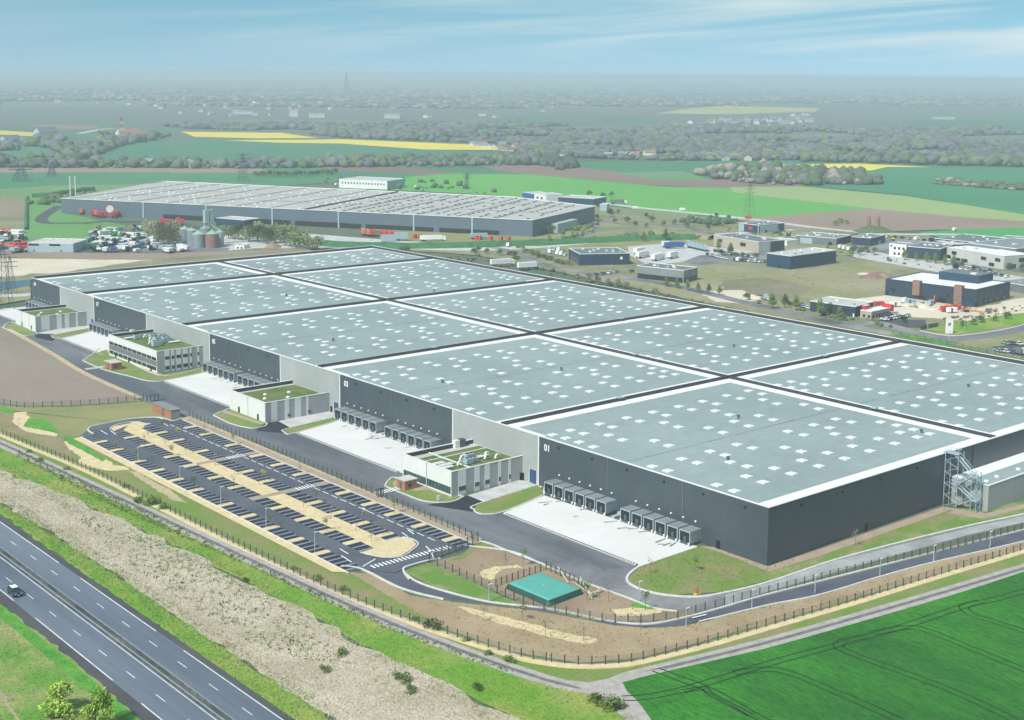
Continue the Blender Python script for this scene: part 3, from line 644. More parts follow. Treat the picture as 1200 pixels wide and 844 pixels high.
for i in range(5):
    for j, (xa, xb) in enumerate(((.5, XM), (XM, XW-.5))):
        ya, yb = YS[i]+(.5 if i == 0 else 0), YS[i+1]-(.5 if i == 4 else 0)
        MB().face([(xa, ya, zr), (xb, ya, zr), (xb, yb, zr), (xa, yb, zr)], M_['roof_membrane']).build('roof_section', wh)
        s = MB(); z1 = zr+.02; w = M_['white_membrane']; W_ = 4.4
        def st(x0, x1, a, b): s.face([(x0, a, z1), (x1, a, z1), (x1, b, z1), (x0, b, z1)], w)
        ex0, ex1 = xa+(.6 if j == 0 else .5), xb-(.6 if j == 0 else .5)
        lo = 4.2 if i == 0 else W_; hi = W_
        if j == 1: 
            st(xa+.3, xa+W_+.1, ya+lo, yb-hi)
            st(xb-1.2, xb-.0, ya+lo, yb-hi); st(xb-12, xb-1.2, ya+lo, ya+lo+2.5) if i > 0 else None
        else:
            st(xb-W_-.2, xb-.3, ya+lo, yb-hi); st(xa, xa+.9, ya+lo, yb-hi)
            if i < 4 or 1: st(xa+.9, xa+2.6, yb-hi-12, yb-hi)
        st(xa, xb, ya, ya+lo); st(xa, xb, yb-hi, yb)
        s.build('roof_edging', wh)
for i in range(5):
    for xa, xb in ((3, XM-5), (XM+5, XW-3)):
        y = (YS[i]+YS[i+1])/2
        m = MB(); z1 = zr+.03; r9 = random.Random(i*5+int(xa)); n9 = 24
        for q in range(n9):
            a, b = xa+(xb-xa)*q/n9, xa+(xb-xa)*(q+1)/n9
            w9 = r9.uniform(.05, .2); m.face([(a, y-w9, z1), (b, y-w9, z1), (b, y+w9, z1), (a, y+w9, z1)], M_['slate'])
            if r9.random() < .22: m.face([(a, y, z1), (a+.3, y, z1), (a-1.2, y+r9.uniform(2, 5), z1)], M_['slate'])
        m.build('expansion_joint', wh)
# fire walls standing above the roof
dk = M_['dark_cladding']
for y in YS[1:5]:
    MB().box(.5, XM-.3, y-.35, y+.35, zr, H+.5, dk).build('fire_wall', wh); MB().box(XM+.3, XW-.5, y-.35, y+.35, zr, H+.5, dk).build('fire_wall', wh)
MB().box(XM-.3, XM+.3, .5, YS[5]-.5, zr, H+.4, dk).build('fire_wall', wh)
MB().box(-.12, .62, -.12, YS[5]+.12, H, H+.12, M_['cap_white']).build('parapet_cap', wh)
MB().box(.62, XW-.62, -.12, .62, H, H+.12, M_['cap_white']).build('parapet_cap', wh)
MB().box(XW-.62, XW+.1, -.12, YS[5]+.12, H+.8, H+.92, M_['cap_white']).box(XW-.55, XW-.5, .5, YS[5]-.5, zr+.02, H+.8, dk).box(XW-.5, XW, 0, YS[5], H, H+.8, dk).build('parapet', wh)
MB().box(.62, XW-.62, YS[5]-.6, YS[5]+.1, H+.8, H+.92, M_['cap_white']).box(.6, XW-.6, YS[5]-.52, YS[5], zr+.02, H+.8, dk).build('parapet', wh)
# roof lights: positions surveyed on the nearest section, repeated on the others
src = [(600,440,5,[(240,340),(318,360),(397,383),(480,411),(347,314),(425,333),(515,277),(592,295),(570,342),(651,370),(675,241),(753,261),(830,208),(908,226),(895,269),(978,294),(980,175),(1058,193),(1121,145),(1155,299),(839,374),(922,403),(1165,437),(997,481),(1089,504),(825,525),(916,550)]),
 (780,430,4.965,[(80,223),(157,240),(77,342),(220,192),(300,208),(292,248),(375,271),(358,160),(438,177),(485,132),(565,150),(570,184),(652,207),(545,276),(630,300),(402,310),(487,336),(253,346),(338,374),(25,450),(808,212),(893,237),(418,444),(510,464),(715,367),(808,388),(260,484),(350,505),(698,461),(792,484),(95,527),(187,549),(380,545),(478,570),(795,536),(25,597),(635,581),(735,612),(895,568),(472,628),(570,661),(945,492),(302,678),(402,712)]),
 (900,460,4.615,[(250,168),(335,184),(370,137),(454,153),(365,217),(452,236),(112,204),(200,220),(612,153),(700,170),(790,193),(877,216),(718,209),(810,234),(600,243),(690,268),(460,282),(553,308),(325,320),(418,349),(185,360),(278,389),(95,290),(182,312),(37,402),(128,432)])]
sky_ = []
for ox, oy, s_, pts in src:
    for x, y in pts:
        p = G(ox+x/s_, oy+y/s_, zr+.5)
        if all((p.xy-q).length > 2.4 for q in sky_): sky_.append(p.xy)
allsk = []
for i in range(5):
    for j in range(2):
        kx = 1.0; ly = (YS[i+1]-YS[i])/96.8
        for p in sky_:
            x = p.x+j*98.4; y = YS[i]+p.y
            if i == 4:
                if p.y > 54.5: continue
            if x > XW-4 or y > YS[i+1]-2.5: continue
            allsk.append((x, y))
allsk.sort(key=lambda p: (p[0]-CAM[0])**2+(p[1]-CAM[1])**2)
dm = MB(); q = 1.18
dm.box(-q, q, -q, q, 0, .22, M_['dome'])
dm.face([(-q,-q,.25),(q,-q,.25),(.5,-.5,.42),(-.5,-.5,.42)], M_['dome']).face([(q,-q,.25),(q,q,.25),(.5,.5,.42),(.5,-.5,.42)], M_['dome']).face([(q,q,.25),(-q,q,.25),(-.5,.5,.42),(.5,.5,.42)], M_['dome']).face([(-q,q,.25),(-q,-q,.25),(-.5,-.5,.42),(-.5,.5,.42)], M_['dome']).face([(-.5,-.5,.42),(.5,-.5,.42),(.5,.5,.42),(-.5,.5,.42)], M_['dome'])
d0 = dm.build('roof_light', wh); d0.location = (*allsk[0], zr)
for p in allsk[1:100]:
    c = d0.copy(); C.objects.link(c); c.parent = wh; c.location = (*p, zr)
rest = MB()
for p in allsk[100:]:
    k = len(rest.v); rest.v += [(v[0]+p[0], v[1]+p[1], v[2]+zr) for v in dm.v]; rest.f += [tuple(k+a for a in f) for f in dm.f]; rest.m += [rest.mi(M_['dome'])]*len(dm.f)
tag(rest.build('far_roof_lights', wh), kind='stuff')
# dock shelters
pb = MB().box(-4, 0, 0, 3.5, .15, .7, M_['steel_dark']).box(-3.9, 0, .02, 3.48, .7, 3.5, M_['galv']).box(-4, 0, 0, 3.5, 3.5, 3.62, M_['roof_grey'])
pd = MB().box(-4.02, -3.9, .2, 3.3, .75, 3.3, M_['black']).box(-4.06, -4.02, 1.35, 2.15, .85, 2.2, M_['steel_dark'])
pf = MB().box(-4.1, -3.9, 0, .2, .7, 3.5, M_['steel']).box(-4.1, -3.9, 3.3, 3.5, .7, 3.5, M_['steel']).box(-4.1, -3.9, .2, 3.3, 3.32, 3.5, M_['steel'])
pbf = MB().box(-4.4, -4, .1, .4, .2, .85, M_['white']).box(-4.4, -4, 3.1, 3.4, .2, .85, M_['white'])
mesh_of = {}
def pod_at(y, first=[None]):
    if first[0] is None:
        b = pb.build('dock_shelter', wh); b.location = (0, y, 0); pd.build('door', b); pf.build('frame', b); pbf.build('bumper', b); first[0] = b; return
    b = first[0].copy(); C.objects.link(b); b.parent = wh; b.location = (0, y, 0)
    for ch in KIDS[first[0].name]:
        c = ch.copy(); C.objects.link(c); c.parent = b
groups = [(49.1, 6), (20, 6), (152.5, 6), (124, 6), (243.5, 6), (217, 6), (347.8, 6), (324, 5), (421.5, 6)]
for y0_, n in groups:
    for k in range(n): pod_at(y0_+k*4.06+.3)
    if y0_ not in (20, 124, 217, 324): MB().box(-1.2, 0, y0_-2.6, y0_-1, 0, 1.0, M_['steel']).prism([(-3.6, y0_-2.4), (-1.2, y0_-2.4), (-1.2, y0_-1.2), (-3.6, y0_-1.2)], 0, .45, M_['steel']).bar((-3.6, y0_-2.4, .3), (-1.2, y0_-2.4, 1.9), .06, M_['steel']).build('dock_steps', wh)
    for k in range(n): MB().box(-.35, 0, y0_+k*4.06+1.9, y0_+k*4.06+2.3, 4.85, 5.2, M_['white']).build('wall_lamp', wh)
for x0, x1, y, z0_, z1_, m in [(-.05, 0, 80.9, 0, 3.9, 'blue_door'), (-.05, 0, 180.3, 0, 3.9, 'blue_door'), (-.05,0,376.3,0,3.9,'blue_door')]:
    MB().box(x0, x1, y, y+3, z0_, z1_, M_[m]).box(-.08, 0, y-.2, y, 0, 4.1, M_['cap_white']).box(-.08, 0, y+3, y+3.2, 0, 4.1, M_['cap_white']).build('loading_door', wh)
for y in (14.3, 86.2, 184.2): MB().box(-.06, 0, y, y+1.3, 0, 2.1, M_['black']).build('door', wh)
MB().box(38, 39.2, -.06, 0, 0, 2.1, M_['black']).build('door', wh)
for y in [7,20,33,46,59,72,128,142,156,170,226,240,254]: MB().box(-.3, 0, y-.25, y+.25, 12.2, 12.6, M_['black']).build('floodlight', wh)
for x in (12, 28, 44, 60): MB().box(x-.25, x+.25, -.3, 0, 12.2, 12.6, M_['black']).build('floodlight', wh)
for x in (73.0, 86.4): MB().box(x, x+.3, -.1, 0, 0, H-.1, M_['black']).build('downpipe', wh)
for y in (26.5, 53, 150, 246, 350): MB().box(-.14, 0, y, y+.16, 5.4, H-.1, M_['slate']).build('downpipe', wh)
def text(name, body, size, loc, rot, m, parent=None, depth=.02):
    cu = bpy.data.curves.new(name, 'FONT'); cu.body = body; cu.size = size; cu.extrude = depth; cu.align_x = 'CENTER'; cu.align_y = 'CENTER'; cu.offset = size*.02
    o = bpy.data.objects.new(name, cu); C.objects.link(o); dg = bpy.context.evaluated_depsgraph_get()
    me = bpy.data.meshes.new_from_object(o.evaluated_get(dg)); bpy.data.objects.remove(o); me.materials.clear(); me.materials.append(m)
    o = bpy.data.objects.new(name, me); C.objects.link(o); o.location = loc; o.rotation_euler = rot
    if parent: o.parent = parent; KIDS.setdefault(parent.name, []).append(o)
    return o
RF = (R(90), 0, R(-90))      # lettering on a wall that faces -x
for t_, y, z_ in (('01', 76.7, 11.3), ('03', 175.8, 11.3), ('05', 266.2, 11.3), ('07', 372, 11.3), ('09', 443.5, 11.3)): text('bay_number', t_, 2.5, (-.04, y, z_), RF, M_['white'], wh)
# roof vents and ladders
for p in [(60, 60), (20, 150), (63, 140), (30, 230), (140, 130), (150, 40), (70, 330), (130, 300), (24, 33), (88, 17)]:
    MB().lathe((p[0], p[1], zr), [(.3, 0), (.3, .7), (.5, .75), (.5, 1.0), (0.05, 1.1)], M_['steel_dark'], 8).build('roof_vent', wh)
for p in [(48, YS[1]), (50, YS[2]), (150, YS[1]), (XM, 40), (XM, 140), (145, YS[2])]:
    MB().box(p[0]-.9, p[0]+.9, p[1]-.9, p[1]+.9, H+.5, H+.8, M_['steel']).build('step_over', wh)

# ------------------------------------------------------------------ office annexes
def hvac(parent, x, y, z, s=1, kind=0):
    if kind == 0:
        b = MB().box(-1.3*s, 1.3*s, -.9*s, .9*s, .25, 1.7*s, M_['lblue'])
        b.lathe((-.6*s, 0, 1.7*s), [(.45*s, 0), (.45*s, .25)], M_['steel_dark'], 10).lathe((.6*s, 0, 1.7*s), [(.45*s, 0), (.45*s, .25)], M_['steel_dark'], 10)
        for a, c in ((-1, -1), (1, -1), (-1, 1), (1, 1)): b.box(a*1.2*s-.08, a*1.2*s+.08, c*.8*s-.08, c*.8*s+.08, 0, .25, M_['steel_dark'])
        o = b.build('air_handling_unit', parent)
    elif kind == 1:
        b = MB()
        for k in range(3): b.bar((-2.4*s, (k-1)*.6, .5), (2.4*s, (k-1)*.6, .5), .2, M_['cap_white'], 6)
        for k in range(4): b.box(-2.2*s+k*1.4, -2.05*s+k*1.4, -.8, .8, 0, .35, M_['steel_dark'])
        o = b.build('duct', parent)
    else:
        b = MB().bar((-.8, 0, .4), (-.2, 0, 1.5), .28, M_['cap_white'], 8).bar((-.2, 0, 1.5), (.8, .2, 1.3), .28, M_['cap_white'], 8).bar((.8, .2, 1.3), (1.5, .3, .3), .28, M_['cap_white'], 8)
        o = b.build('elbow_duct', parent)
    o.location = (x, y, z); return o
def annex(label, x0, y0, y1, h, sl=4.8, doors=True):
    """shell of a front annex, x0 = front face, wall thickness .35, green roof, high parapet on the far end"""
    t = thing('office_annex', label, 'office building', (x0, y0, 0))
    w = -x0-.02; l = y1-y0; lp, wp = M_['white_panel'], M_['grey_panel']
    MB().box(0, .35, .35, l-.35, 0, h, lp).build('front_wall', t)
    MB().box(0, w, 0, .35, 0, h, wp).build('side_wall', t)
    MB().box(0, w, l-.35, l, 0, h, lp).build('side_wall', t)
    MB().box(.35, w, .35, l-.35, h-1.3, h-1.2, M_['roof_pale']).build('roof', t)
    MB().box(-.08, .45, -.08, l+.08, h, h+.14, M_['cap_white']).box(.45, w, -.08, .45, h, h+.14, M_['cap_white']).box(.45, w, l-.45, l+.08, h, h+.14, M_['cap_white']).build('parapet_cap', t)
    MB().box(.36, w, l-.42, l-.36, h-1.19, h-.02, dk).build('parapet_lining', t)
    return t, w, l
# nearest office: ribbon of green glazing on the ground floor
t, w, l = annex('white single storey office annex with green glazed ribbon and roof ducts, nearest of the row', -25, 87, 109.4, 6.9)
MB().box(.9, w-.5, .9, l-3.6, 5.7, 5.85, M_['green_roof']).build('green_roof', t)
MB().box(-.05, 0, .5, l/2-.2, .6, 2.6, M_['glass_green']).box(-.05, 0, l/2+.2, l-.4, .6, 2.6, M_['glass_green']).build('window', t)
MB().box(-.12, 0, l/2-.15, l/2+.15, 0, 6.85, M_['steel']).build('downpipe', t)
MB().box(0, .3, l, l+.05, 0, 6.8, M_['grey_panel']).build('corner_trim', t)
for xa, xb, zz in ((-22.8,-20.1,(1.1,2.5)), (-17.2,-15.4,(1.3,2.6)), (-13.6,-11.8,(1.2,2.6)), (-8.8,-7.8,(1.2,2.6)), (-5.1,-4.2,(1.2,2.6))):
    MB().box(xa+25, xb+25, -.06, 0, 0, zz[0]-.2, lp_ := M_['white_panel']).box(xa+25, xb+25, -.06, 0, zz[1]+.02, 6.9, lp_).build('white_cladding', t)
    f = MB().box(xa+25, xb+25, -.08, 0, zz[0]-.2, zz[1]+.02, M_['cap_white']).build('window', t); MB().box(xa+25.12, xb+24.88, -.1, -.08, zz[0], zz[1]-.1, M_['glass_dark']).build('pane', f)
MB().box(24.1, 24.9, -.06, 0, 0, 2.1, M_['black']).build('door', t)
MB().box(8.3, 8.7, .9, l-.9, 5.86, 6.1, M_['cap_white']).box(.9, w-.5, 15.2, 15.6, 5.86, 6.0, M_['cap_white']).build('roof_walkway', t)
MB().box(19.2, 21.2, l-1.6, l+.1, 5.7, 8.0, M_['steel_dark']).box(17.5, 19.2, l-1.5, l, 5.7, 7.9, M_['white_panel']).build('stair_head', t)
for a in ((3, 10.5, 1, 1), (2.6, 6, 1, 1), (4.3, 8.2, .9, 1), (10.5, 6, 1, 0), (13, 9, 1.1, 0), (12.2, 6.2, .9, 0), (15.5, 8.5, .9, 1), (17, 6, 1, 2), (18.5, 8, 1, 2), (7, 5.5, 1, 2), (11, 9.5, 1, 2), (19.5, 4.5, .8, 2)): hvac(t, a[0], a[1], 5.85, a[2], a[3])
# second annex: blank white panels, two doors
t, w, l = annex('low white service annex with plain panelled front and two small doors, green roof strip', -24.4, 186, 209.7, 6.6)
MB().box(.9, w-.5, .9, l-2.6, 5.4, 5.55, M_['green_roof']).build('green_roof', t)
for y in (4.3, 16.8): MB().box(-.06, 0, y, y+1.1, 0, 2.1, M_['black']).build('door', t)
MB().box(-.04, 0, 11.2, 11.5, 0, 6.5, M_['grey_panel']).build('panel_joint', t)
for xa, xb in ((-22.2,-20), (-17.2,-15.6), (-13.4,-11), (-9.0,-8.2)): MB().box(xa+24.4, xb+24.4, -.06, 0, 0, 6.6, M_['white_panel']).build('white_cladding', t)
for xa in (8.2, 16): MB().box(xa, xa+1.1, -.1, -.06, .8, 1.8, M_['steel_dark']).build('louvre', t)
for a in ((5, 9), (8, 14), (12, 6), (16, 12)): MB().lathe((a[0], a[1], 5.55), [(.7, 0), (.7, .3), (.3, .5)], M_['dome'], 10).build('roof_dome', t)
# third annex: two storeys of ribbon windows
t, w, l = annex('two storey grey office annex with ribbon windows on both floors and roof plant', -19, 275, 318, 8.4)
MB().box(1.0, w-.5, .9, l-2, 7.3, 7.45, M_['green_roof']).build('green_roof', t)
for z0_, z1_ in ((4.8, 5.9), (1.0, 2.3)):
    for k in range(10):
        f = MB().box(-.05, 0, .7+k*4.2, 4.6+k*4.2, z0_-.1, z1_+.1, M_['grey_panel']).build('window', t); MB().box(-.08, -.05, .8+k*4.2, 4.5+k*4.2, z0_, z1_, M_['glass_dark']).build('pane', f)
MB().box(-.03, 0, .4, l-.4, 2.6, 4.6, M_['slate']).build('cladding_band', t)
for y in (4.6, 24, 36): MB().box(-.1, 0, y, y+1.3, 0, 2.2, M_['black']).build('door', t)
for xa, xb in ((-15.9,-14), (-13.2,-12), (-11.2,-9.3), (-8.5,-6.4), (-5.6,-4.8), (-2.5,-1.6)):
    MB().box(xa+19, xb+19, -.06, 0, .2, 8.4, M_['white_panel']).build('white_cladding', t)
    for z0_, z1_ in ((1.1, 2.4), (4.9, 6.1)): MB().box(xa+19.08, xb+18.92, -.1, -.06, z0_, z1_, M_['glass_dark']).build('window', t)
for a in ((5, 34, 1, 1), (7, 32, 1, 0), (6.5, 14, 1.2, 0), (9, 17, 1.1, 0), (11, 22, 1.2, 0), (13.5, 20, 1.2, 0), (12, 28, 1.2, 0), (14.5, 25, 1.2, 0), (9, 24, 1, 2), (8, 20, 1, 2), (10, 31, 1, 2), (6, 18, 1, 2), (15, 16, .9, 1), (13, 32, .8, 1)): hvac(t, a[0], a[1], 7.45, a[2], a[3])
MB().box(9, 10.5, l-1.2, l+.06, 8.4, 9.3, M_['white_panel']).build('stair_head', t)
# fourth annex
t, w, l = annex('small white service annex with two doors, farthest along the front, by the bare field', -23, 384, 407.5, 6.5)
MB().box(1.2, w-.5, .9, l-2.6, 5.3, 5.45, M_['green_roof']).build('green_roof', t)
for y in (4.5, 15.5): MB().box(-.06, 0, y, y+1.1, 0, 2.1, M_['black']).build('door', t)
for xa, xb in ((2.4, 6.2), (9.4, 11.6), (13, 15), (18, 19)): MB().box(xa, xb, -.06, 0, 0, 6.5, M_['white_panel']).build('white_cladding', t)
MB().box(-.04, 0, 7.6, 7.9, 0, 6.4, M_['grey_panel']).box(-.04, 0, 15.8+.2, 16.3, 0, 6.4, M_['grey_panel']).build('panel_joint', t)
for a in ((5, 9), (8, 14), (12, 6), (16, 12)): MB().lathe((a[0], a[1], 5.45), [(.7, 0), (.7, .3), (.3, .5)], M_['dome'], 10).build('roof_dome', t)
# annex on the right-hand end wall
t = thing('service_annex', 'long pale grey flat-roofed annex on the dark end wall beside the steel stair', 'building', (76.5, -11, 0))
MB().box(0, 60, 0, 10.95, 0, 7, M_['wall_light']).build('wall', t)
MB().box(-.1, 60, -.1, .5, 7, 7.15, M_['cap_white']).box(-.1, .5, .5, 10.9, 7, 7.15, M_['cap_white']).box(.5, 60, 6.2, 10.9, 7, 7.12, M_['white_membrane']).build('roof_edging', t)
MB().box(.5, 60, .5, 6.2, 7, 7.06, M_['roof_membrane']).build('roof', t)
for p in ((3, 2.5), (9, 3), (20, 3)): MB().lathe((p[0], p[1], 7.06), [(.7, 0), (.7, .3), (.3, .5)], M_['dome'], 10).build('roof_dome', t)
# steel escape stair
t = thing('escape_stair', 'pale blue galvanised steel escape stair zigzagging up the dark end wall to the roof', 'staircase', (74, -1, 0))
ld = MB()
for x in (-1.3, 1.3):
    for y in (-3.2, .6): ld.bar((x-.2, y, 0), (x-.2, y, H+1), .12, M_['steel'])
for k in range(9):
    a, b = (-1.5, 1.1) if k % 2 else (1.1, -1.5); ld.bar((a, .6, k*1.55), (b, .6, (k+1)*1.55), .06, M_['steel'])
    ld.bar((-1.5, -3.2 if k % 2 else .6, k*1.55), (-1.5, .6 if k % 2 else -3.2, (k+1)*1.55), .06, M_['steel'])
ld.build('tower', t)
ld = MB()
for x, y in ((-1.0, -8.6), (1, -8.6), (-1, -7), (1, -7)): ld.bar((x, y, 0), (x, y, 10.6), .1, M_['steel'])
for k in range(5): ld.bar((-1, -8.6, k*2.1), (1, -8.6, k*2.1+2.1), .05, M_['steel']); ld.bar((1, -8.6, k*2.1), (1, -7, k*2.1+2.1), .05, M_['steel'])
ld.build('outer_tower', t)
def flight(ya, za, yb, zb):
    f = MB()
    for x in (-.8, .8):
        f.bar((x, ya, za), (x, yb, zb), .14, M_['steel']); f.bar((x, ya, za+1), (x, yb, zb+1), .06, M_['steel'])
    n = 14
    for i in range(n):
        y_ = ya+(yb-ya)*(i+.5)/n; z_ = za+(zb-za)*(i+.5)/n; f.box(-.8, .8, y_-.14, y_+.14, z_-.03, z_+.03, M_['steel'])
    f.build('stair_flight', t)
flight(-7.2, 9.6, -1.5, H+.3); flight(-3, 6.4, -7.2, 9.5); flight(-7.2, 3.2, -2, 6.3); flight(-2, .1, -7.0, 3.1)
for y0_, y1_, z_ in ((-8.8, -6.8, 9.5), (-3.4, -1, 6.3), (-8.8, -6.8, 3.1), (-2.6, 1.6, H+.35)):
    MB().box(-1.2, 1.2, y0_, y1_, z_-.1, z_+.05, M_['steel']).bar((-1.2, y0_, z_+1), (1.2, y0_, z_+1), .06, M_['steel']).bar((1.2, y0_, z_+1), (1.2, y1_, z_+1), .06, M_['steel']).bar((-1.2, y0_, z_+1), (-1.2, y1_, z_+1), .06, M_['steel']).build('landing', t)
# ------------------------------------------------------------------ foliage
def leaf_mb(mb, c, rx, rz, n, ls, mats, rg, shell=.45):
    """n small leaf faces scattered through an ellipsoid, denser towards its surface"""
    for _ in range(n):
        while True:
            v = Vector((rg.uniform(-1, 1), rg.uniform(-1, 1), rg.uniform(-1, 1)))
            if .05 < v.length <= 1: break
        v = v.normalized()*(shell+(1-shell)*v.length) if rg.random() < .75 else v
        p = Vector(c)+Vector((v.x*rx, v.y*rx, v.z*rz))
        u = Vector((rg.gauss(0, 1), rg.gauss(0, 1), rg.gauss(0, 1))).normalized(); w = u.orthogonal().normalized()
        s = ls*rg.uniform(.6, 1.4)
        mb.face([p-u*s, p+w*s*.7, p+u*s, p-w*s*.7], rg.choice(mats))
def tree_proto(name, label, cat, h, trunk_r, clumps, mats, n, ls, seed, group=None, loc=(0, 0, 0), branches=True, tmat='trunk'):
    rg = random.Random(seed); t = thing(name, label, cat, loc, 0, group)
    tr = MB(); z0 = h*.35
    if trunk_r: 
        tr.lathe((0, 0, 0), [(trunk_r, 0), (trunk_r*.75, h*.4), (trunk_r*.3, h*.85)], M_[tmat], 6)
        if branches:
            for c in clumps: tr.bar((0, 0, min(c[2]*.7, h*.6)), (c[0]*.8, c[1]*.8, c[2]), trunk_r*.3, M_[tmat], 3)
        tr.build('trunk', t)
    cb = MB()
    for c in clumps: leaf_mb(cb, c[:3], c[3], c[4], n, ls, mats, rg)
    cb.build('crown', t); return t
def clump(rg, k, r, z0, z1, cr, cz):
    return [(rg.uniform(-r, r), rg.uniform(-r, r), rg.uniform(z0, z1), cr*rg.uniform(.7, 1.2), cz*rg.uniform(.7, 1.2)) for _ in range(k)]
LM = lambda *k: [M_[x] for x in k]
SRC = []
def proto(*a, **k):
    t = tree_proto(*a, **k); SRC.append([t, False]); return t
def put(t, loc, label, group=None, rz=None, scale=1):
    """first use moves the source itself, later ones copy it with its parts"""
    e = next(x for x in SRC if x[0] is t)
    rz = rnd.uniform(0, 6.28) if rz is None else rz
    loc = (loc[0], loc[1], loc[2] if len(loc) > 2 else 0)
    if not e[1]:
        e[1] = True; t.location = loc; t.rotation_euler = (0, 0, rz); t.scale = (scale,)*3; t['label'] = label
        if group: t['group'] = group
        return t
    return dup(t, loc, rz, label, group, scale)
rg = random.Random(3)
sap = [proto('sapling', 's', 'young tree', 4.2, .06, clump(rg, 4, .5, 2.2, 3.8, .6, .7), LM(*m), 26, .16, i) for i, m in enumerate([('leaf_fresh', 'leaf_mid'), ('leaf_brown', 'leaf_fresh', 'twig_grey'), ('leaf_yellow', 'leaf_fresh')])]
bare = proto('sapling', 's', 'young tree', 3.6, .05, clump(rg, 5, .5, 1.5, 3.2, .5, .6), LM('twig_grey', 'leaf_brown'), 14, .12, 9)
ptree = proto('park_tree', 's', 'tree', 6.5, .15, [(0, 0, 3, 1.7, 1.5), (0.2, 0, 4.2, 1.3, 1.3), (0, .2, 5.4, .8, 1.3), (.6, .5, 3.2, 1.0, 1), (-.6, -.4, 3.4, 1.0, 1)], LM('leaf_fresh', 'leaf_fresh', 'wood_fresh'), 90, .26, 4)
rtree = proto('round_tree', 's', 'tree', 7, .2, clump(rg, 7, 1.8, 3, 6, 1.7, 1.6), LM('leaf_mid', 'leaf_fresh', 'wood_green'), 80, .32, 5)
bush = proto('bush', 's', 'bush', 2, 0, clump(rg, 6, 1.0, .5, 1.3, .9, .8), LM('leaf_mid', 'leaf_fresh', 'leaf_fresh'), 70, .16, 6)
bush2 = proto('bush', 's', 'bush', 2, 0, clump(rg, 7, 1.3, .4, 1.1, .8, .6), LM('leaf_mid', 'leaf_brown', 'leaf_fresh'), 60, .15, 8)
grove = proto('bare_tree', 's', 'tree', 11, .25, clump(rg, 9, 3.2, 3.5, 9, 2.6, 2.4), LM('twig_tan', 'twig_olive', 'twig_tan'), 90, .42, 12)
grove2 = proto('willow', 's', 'tree', 10, .25, clump(rg, 9, 3.2, 3, 8, 2.6, 2.4), LM('bud_green', 'twig_olive', 'wood_fresh'), 90, .42, 13)

# saplings on the planting strips of the car park
k = 0
for x0, x1, y, ri in islands:
    k += 1
    if ri in (0, 1, 2, 3) and (k*7) % 10 < (6 if ri == 2 else 4):
        s = sap[k % 3] if k % 4 else bare
        nm = {0: 'outermost row', 1: 'second row', 2: 'third row', 3: 'row by the footpath'}[ri]
        put(s, ((x0+x1)/2+rnd.uniform(-1, 1), y, .15), 'young staked tree on a gravel strip in the car park, %s' % nm, 'saplings in the car park', scale=rnd.uniform(.8, 1.1))
for y in (71, 80, 92, 104, 128, 141, 152, 168, 180, 192):
    put(bare, (-61+rnd.uniform(-1.5, 1.5), y, .2), 'thin nearly bare young tree on the long gravel median', 'saplings on the gravel median', scale=rnd.uniform(.8, 1.1))
for px, py, lb in [(492,668,0),(499,666,0),(613,664,'slim young tree at the end of the curved gravel bed'),(592,665,'pale spreading young tree growing in the curved gravel bed'),(639,745,'bare sapling midway along the long gravel bed'),(684,752,'bare sapling at the far end of the long gravel bed'),(567,728,'bare sapling near the start of the long gravel bed'),(713,705,'thin sapling in brown soil beyond the green tank'),(750,739,'thin sapling on the brown strip below the access lane'),(688,704,'small leafy sapling beside the tank corner'),(762,673,'pale blossoming young tree on the rounded lawn by the docks'),(814,670,'brown-leaved young tree in the middle of the rounded lawn'),(1002,640,'brown-leaved sapling on the lawn beneath the dark end wall'),(1106,603,'small sapling beside the foot of the steel stair'),(756,716,'small sapling in the oval gravel bed'),(612,728,'little sapling on the brown slope above the gravel bed')]:
    if lb: p = G(px, py); put(bare if 'bare' in lb or 'thin' in lb or 'pale' in lb else (sap[1] if 'brown' in lb else sap[0]), (p.x, p.y, .15), lb, scale=1.0)
# bushes along the track
for px, py, s, lb in [(163,590,1.15,'green bush beside the track, left one of a pair'),(176,592,1.45,'tall green bush beside the track, right one of a pair'),(190,597,.9,'small pale bush just past the pair beside the track'),(46,541,.7,'tiny bush by the track near the edge of the view'),(33,531,.6,'small dark weed bush on the track edge'),(148,572,.7,'low bush hugging the track before the pair'),(78,551,.6,'tiny tuft of bush on the grass below the track'),(372,680,.7,'little dark bush at the track edge opposite the car park exit'),(402,692,.7,'spindly green bush at the track edge'),(508,737,1.4,'rounded yellow-green bush beside the track below the gravel bed'),(487,728,.6,'low scrubby bush left of the rounded one'),(546,752,.6,'small low bush below the fence bend'),(596,776,.8,'dark pointed bush beside the track near the junction'),(573,768,.6,'small weed bush on the track verge'),(708,826,1.3,'large yellow-green bush at the track junction'),(722,833,1.4,'large bush at the junction, nearest the wheat field'),(698,822,.9,'smaller bush at the start of the junction hedge'),(345,668,.55,'tiny weed bush below the fence'),(470,800,1.2,'dark brown bramble patch in the dead scrub'),(402,768,.9,'green shrub alone in the dead scrub'),(380,788,.8,'small green shrub low in the dead scrub'),(480,812,.9,'brown bramble beside the dark patch'),(560,810,.8,'olive shrub at the upper edge of the scrub'),(288,683,.6,'small shrub in the upper scrub')]:
    p = G(px, py); put(bush2 if 'brown' in lb or 'low' in lb else bush, (p.x, p.y, .1), lb, scale=s)
big1 = proto('broadleaf_tree', 's', 'tree', 5, .15, clump(rg, 10, 1.5, 1.2, 4.0, 1.1, 1.0), LM('leaf_spring', 'leaf_spring2', 'leaf_spring2', 'leaf_fresh'), 190, .17, 21)
p = G(72, 838); put(big1, (p.x, p.y, 0), 'small bushy tree with yellow-green crown on the grass beside the motorway', scale=1.35)
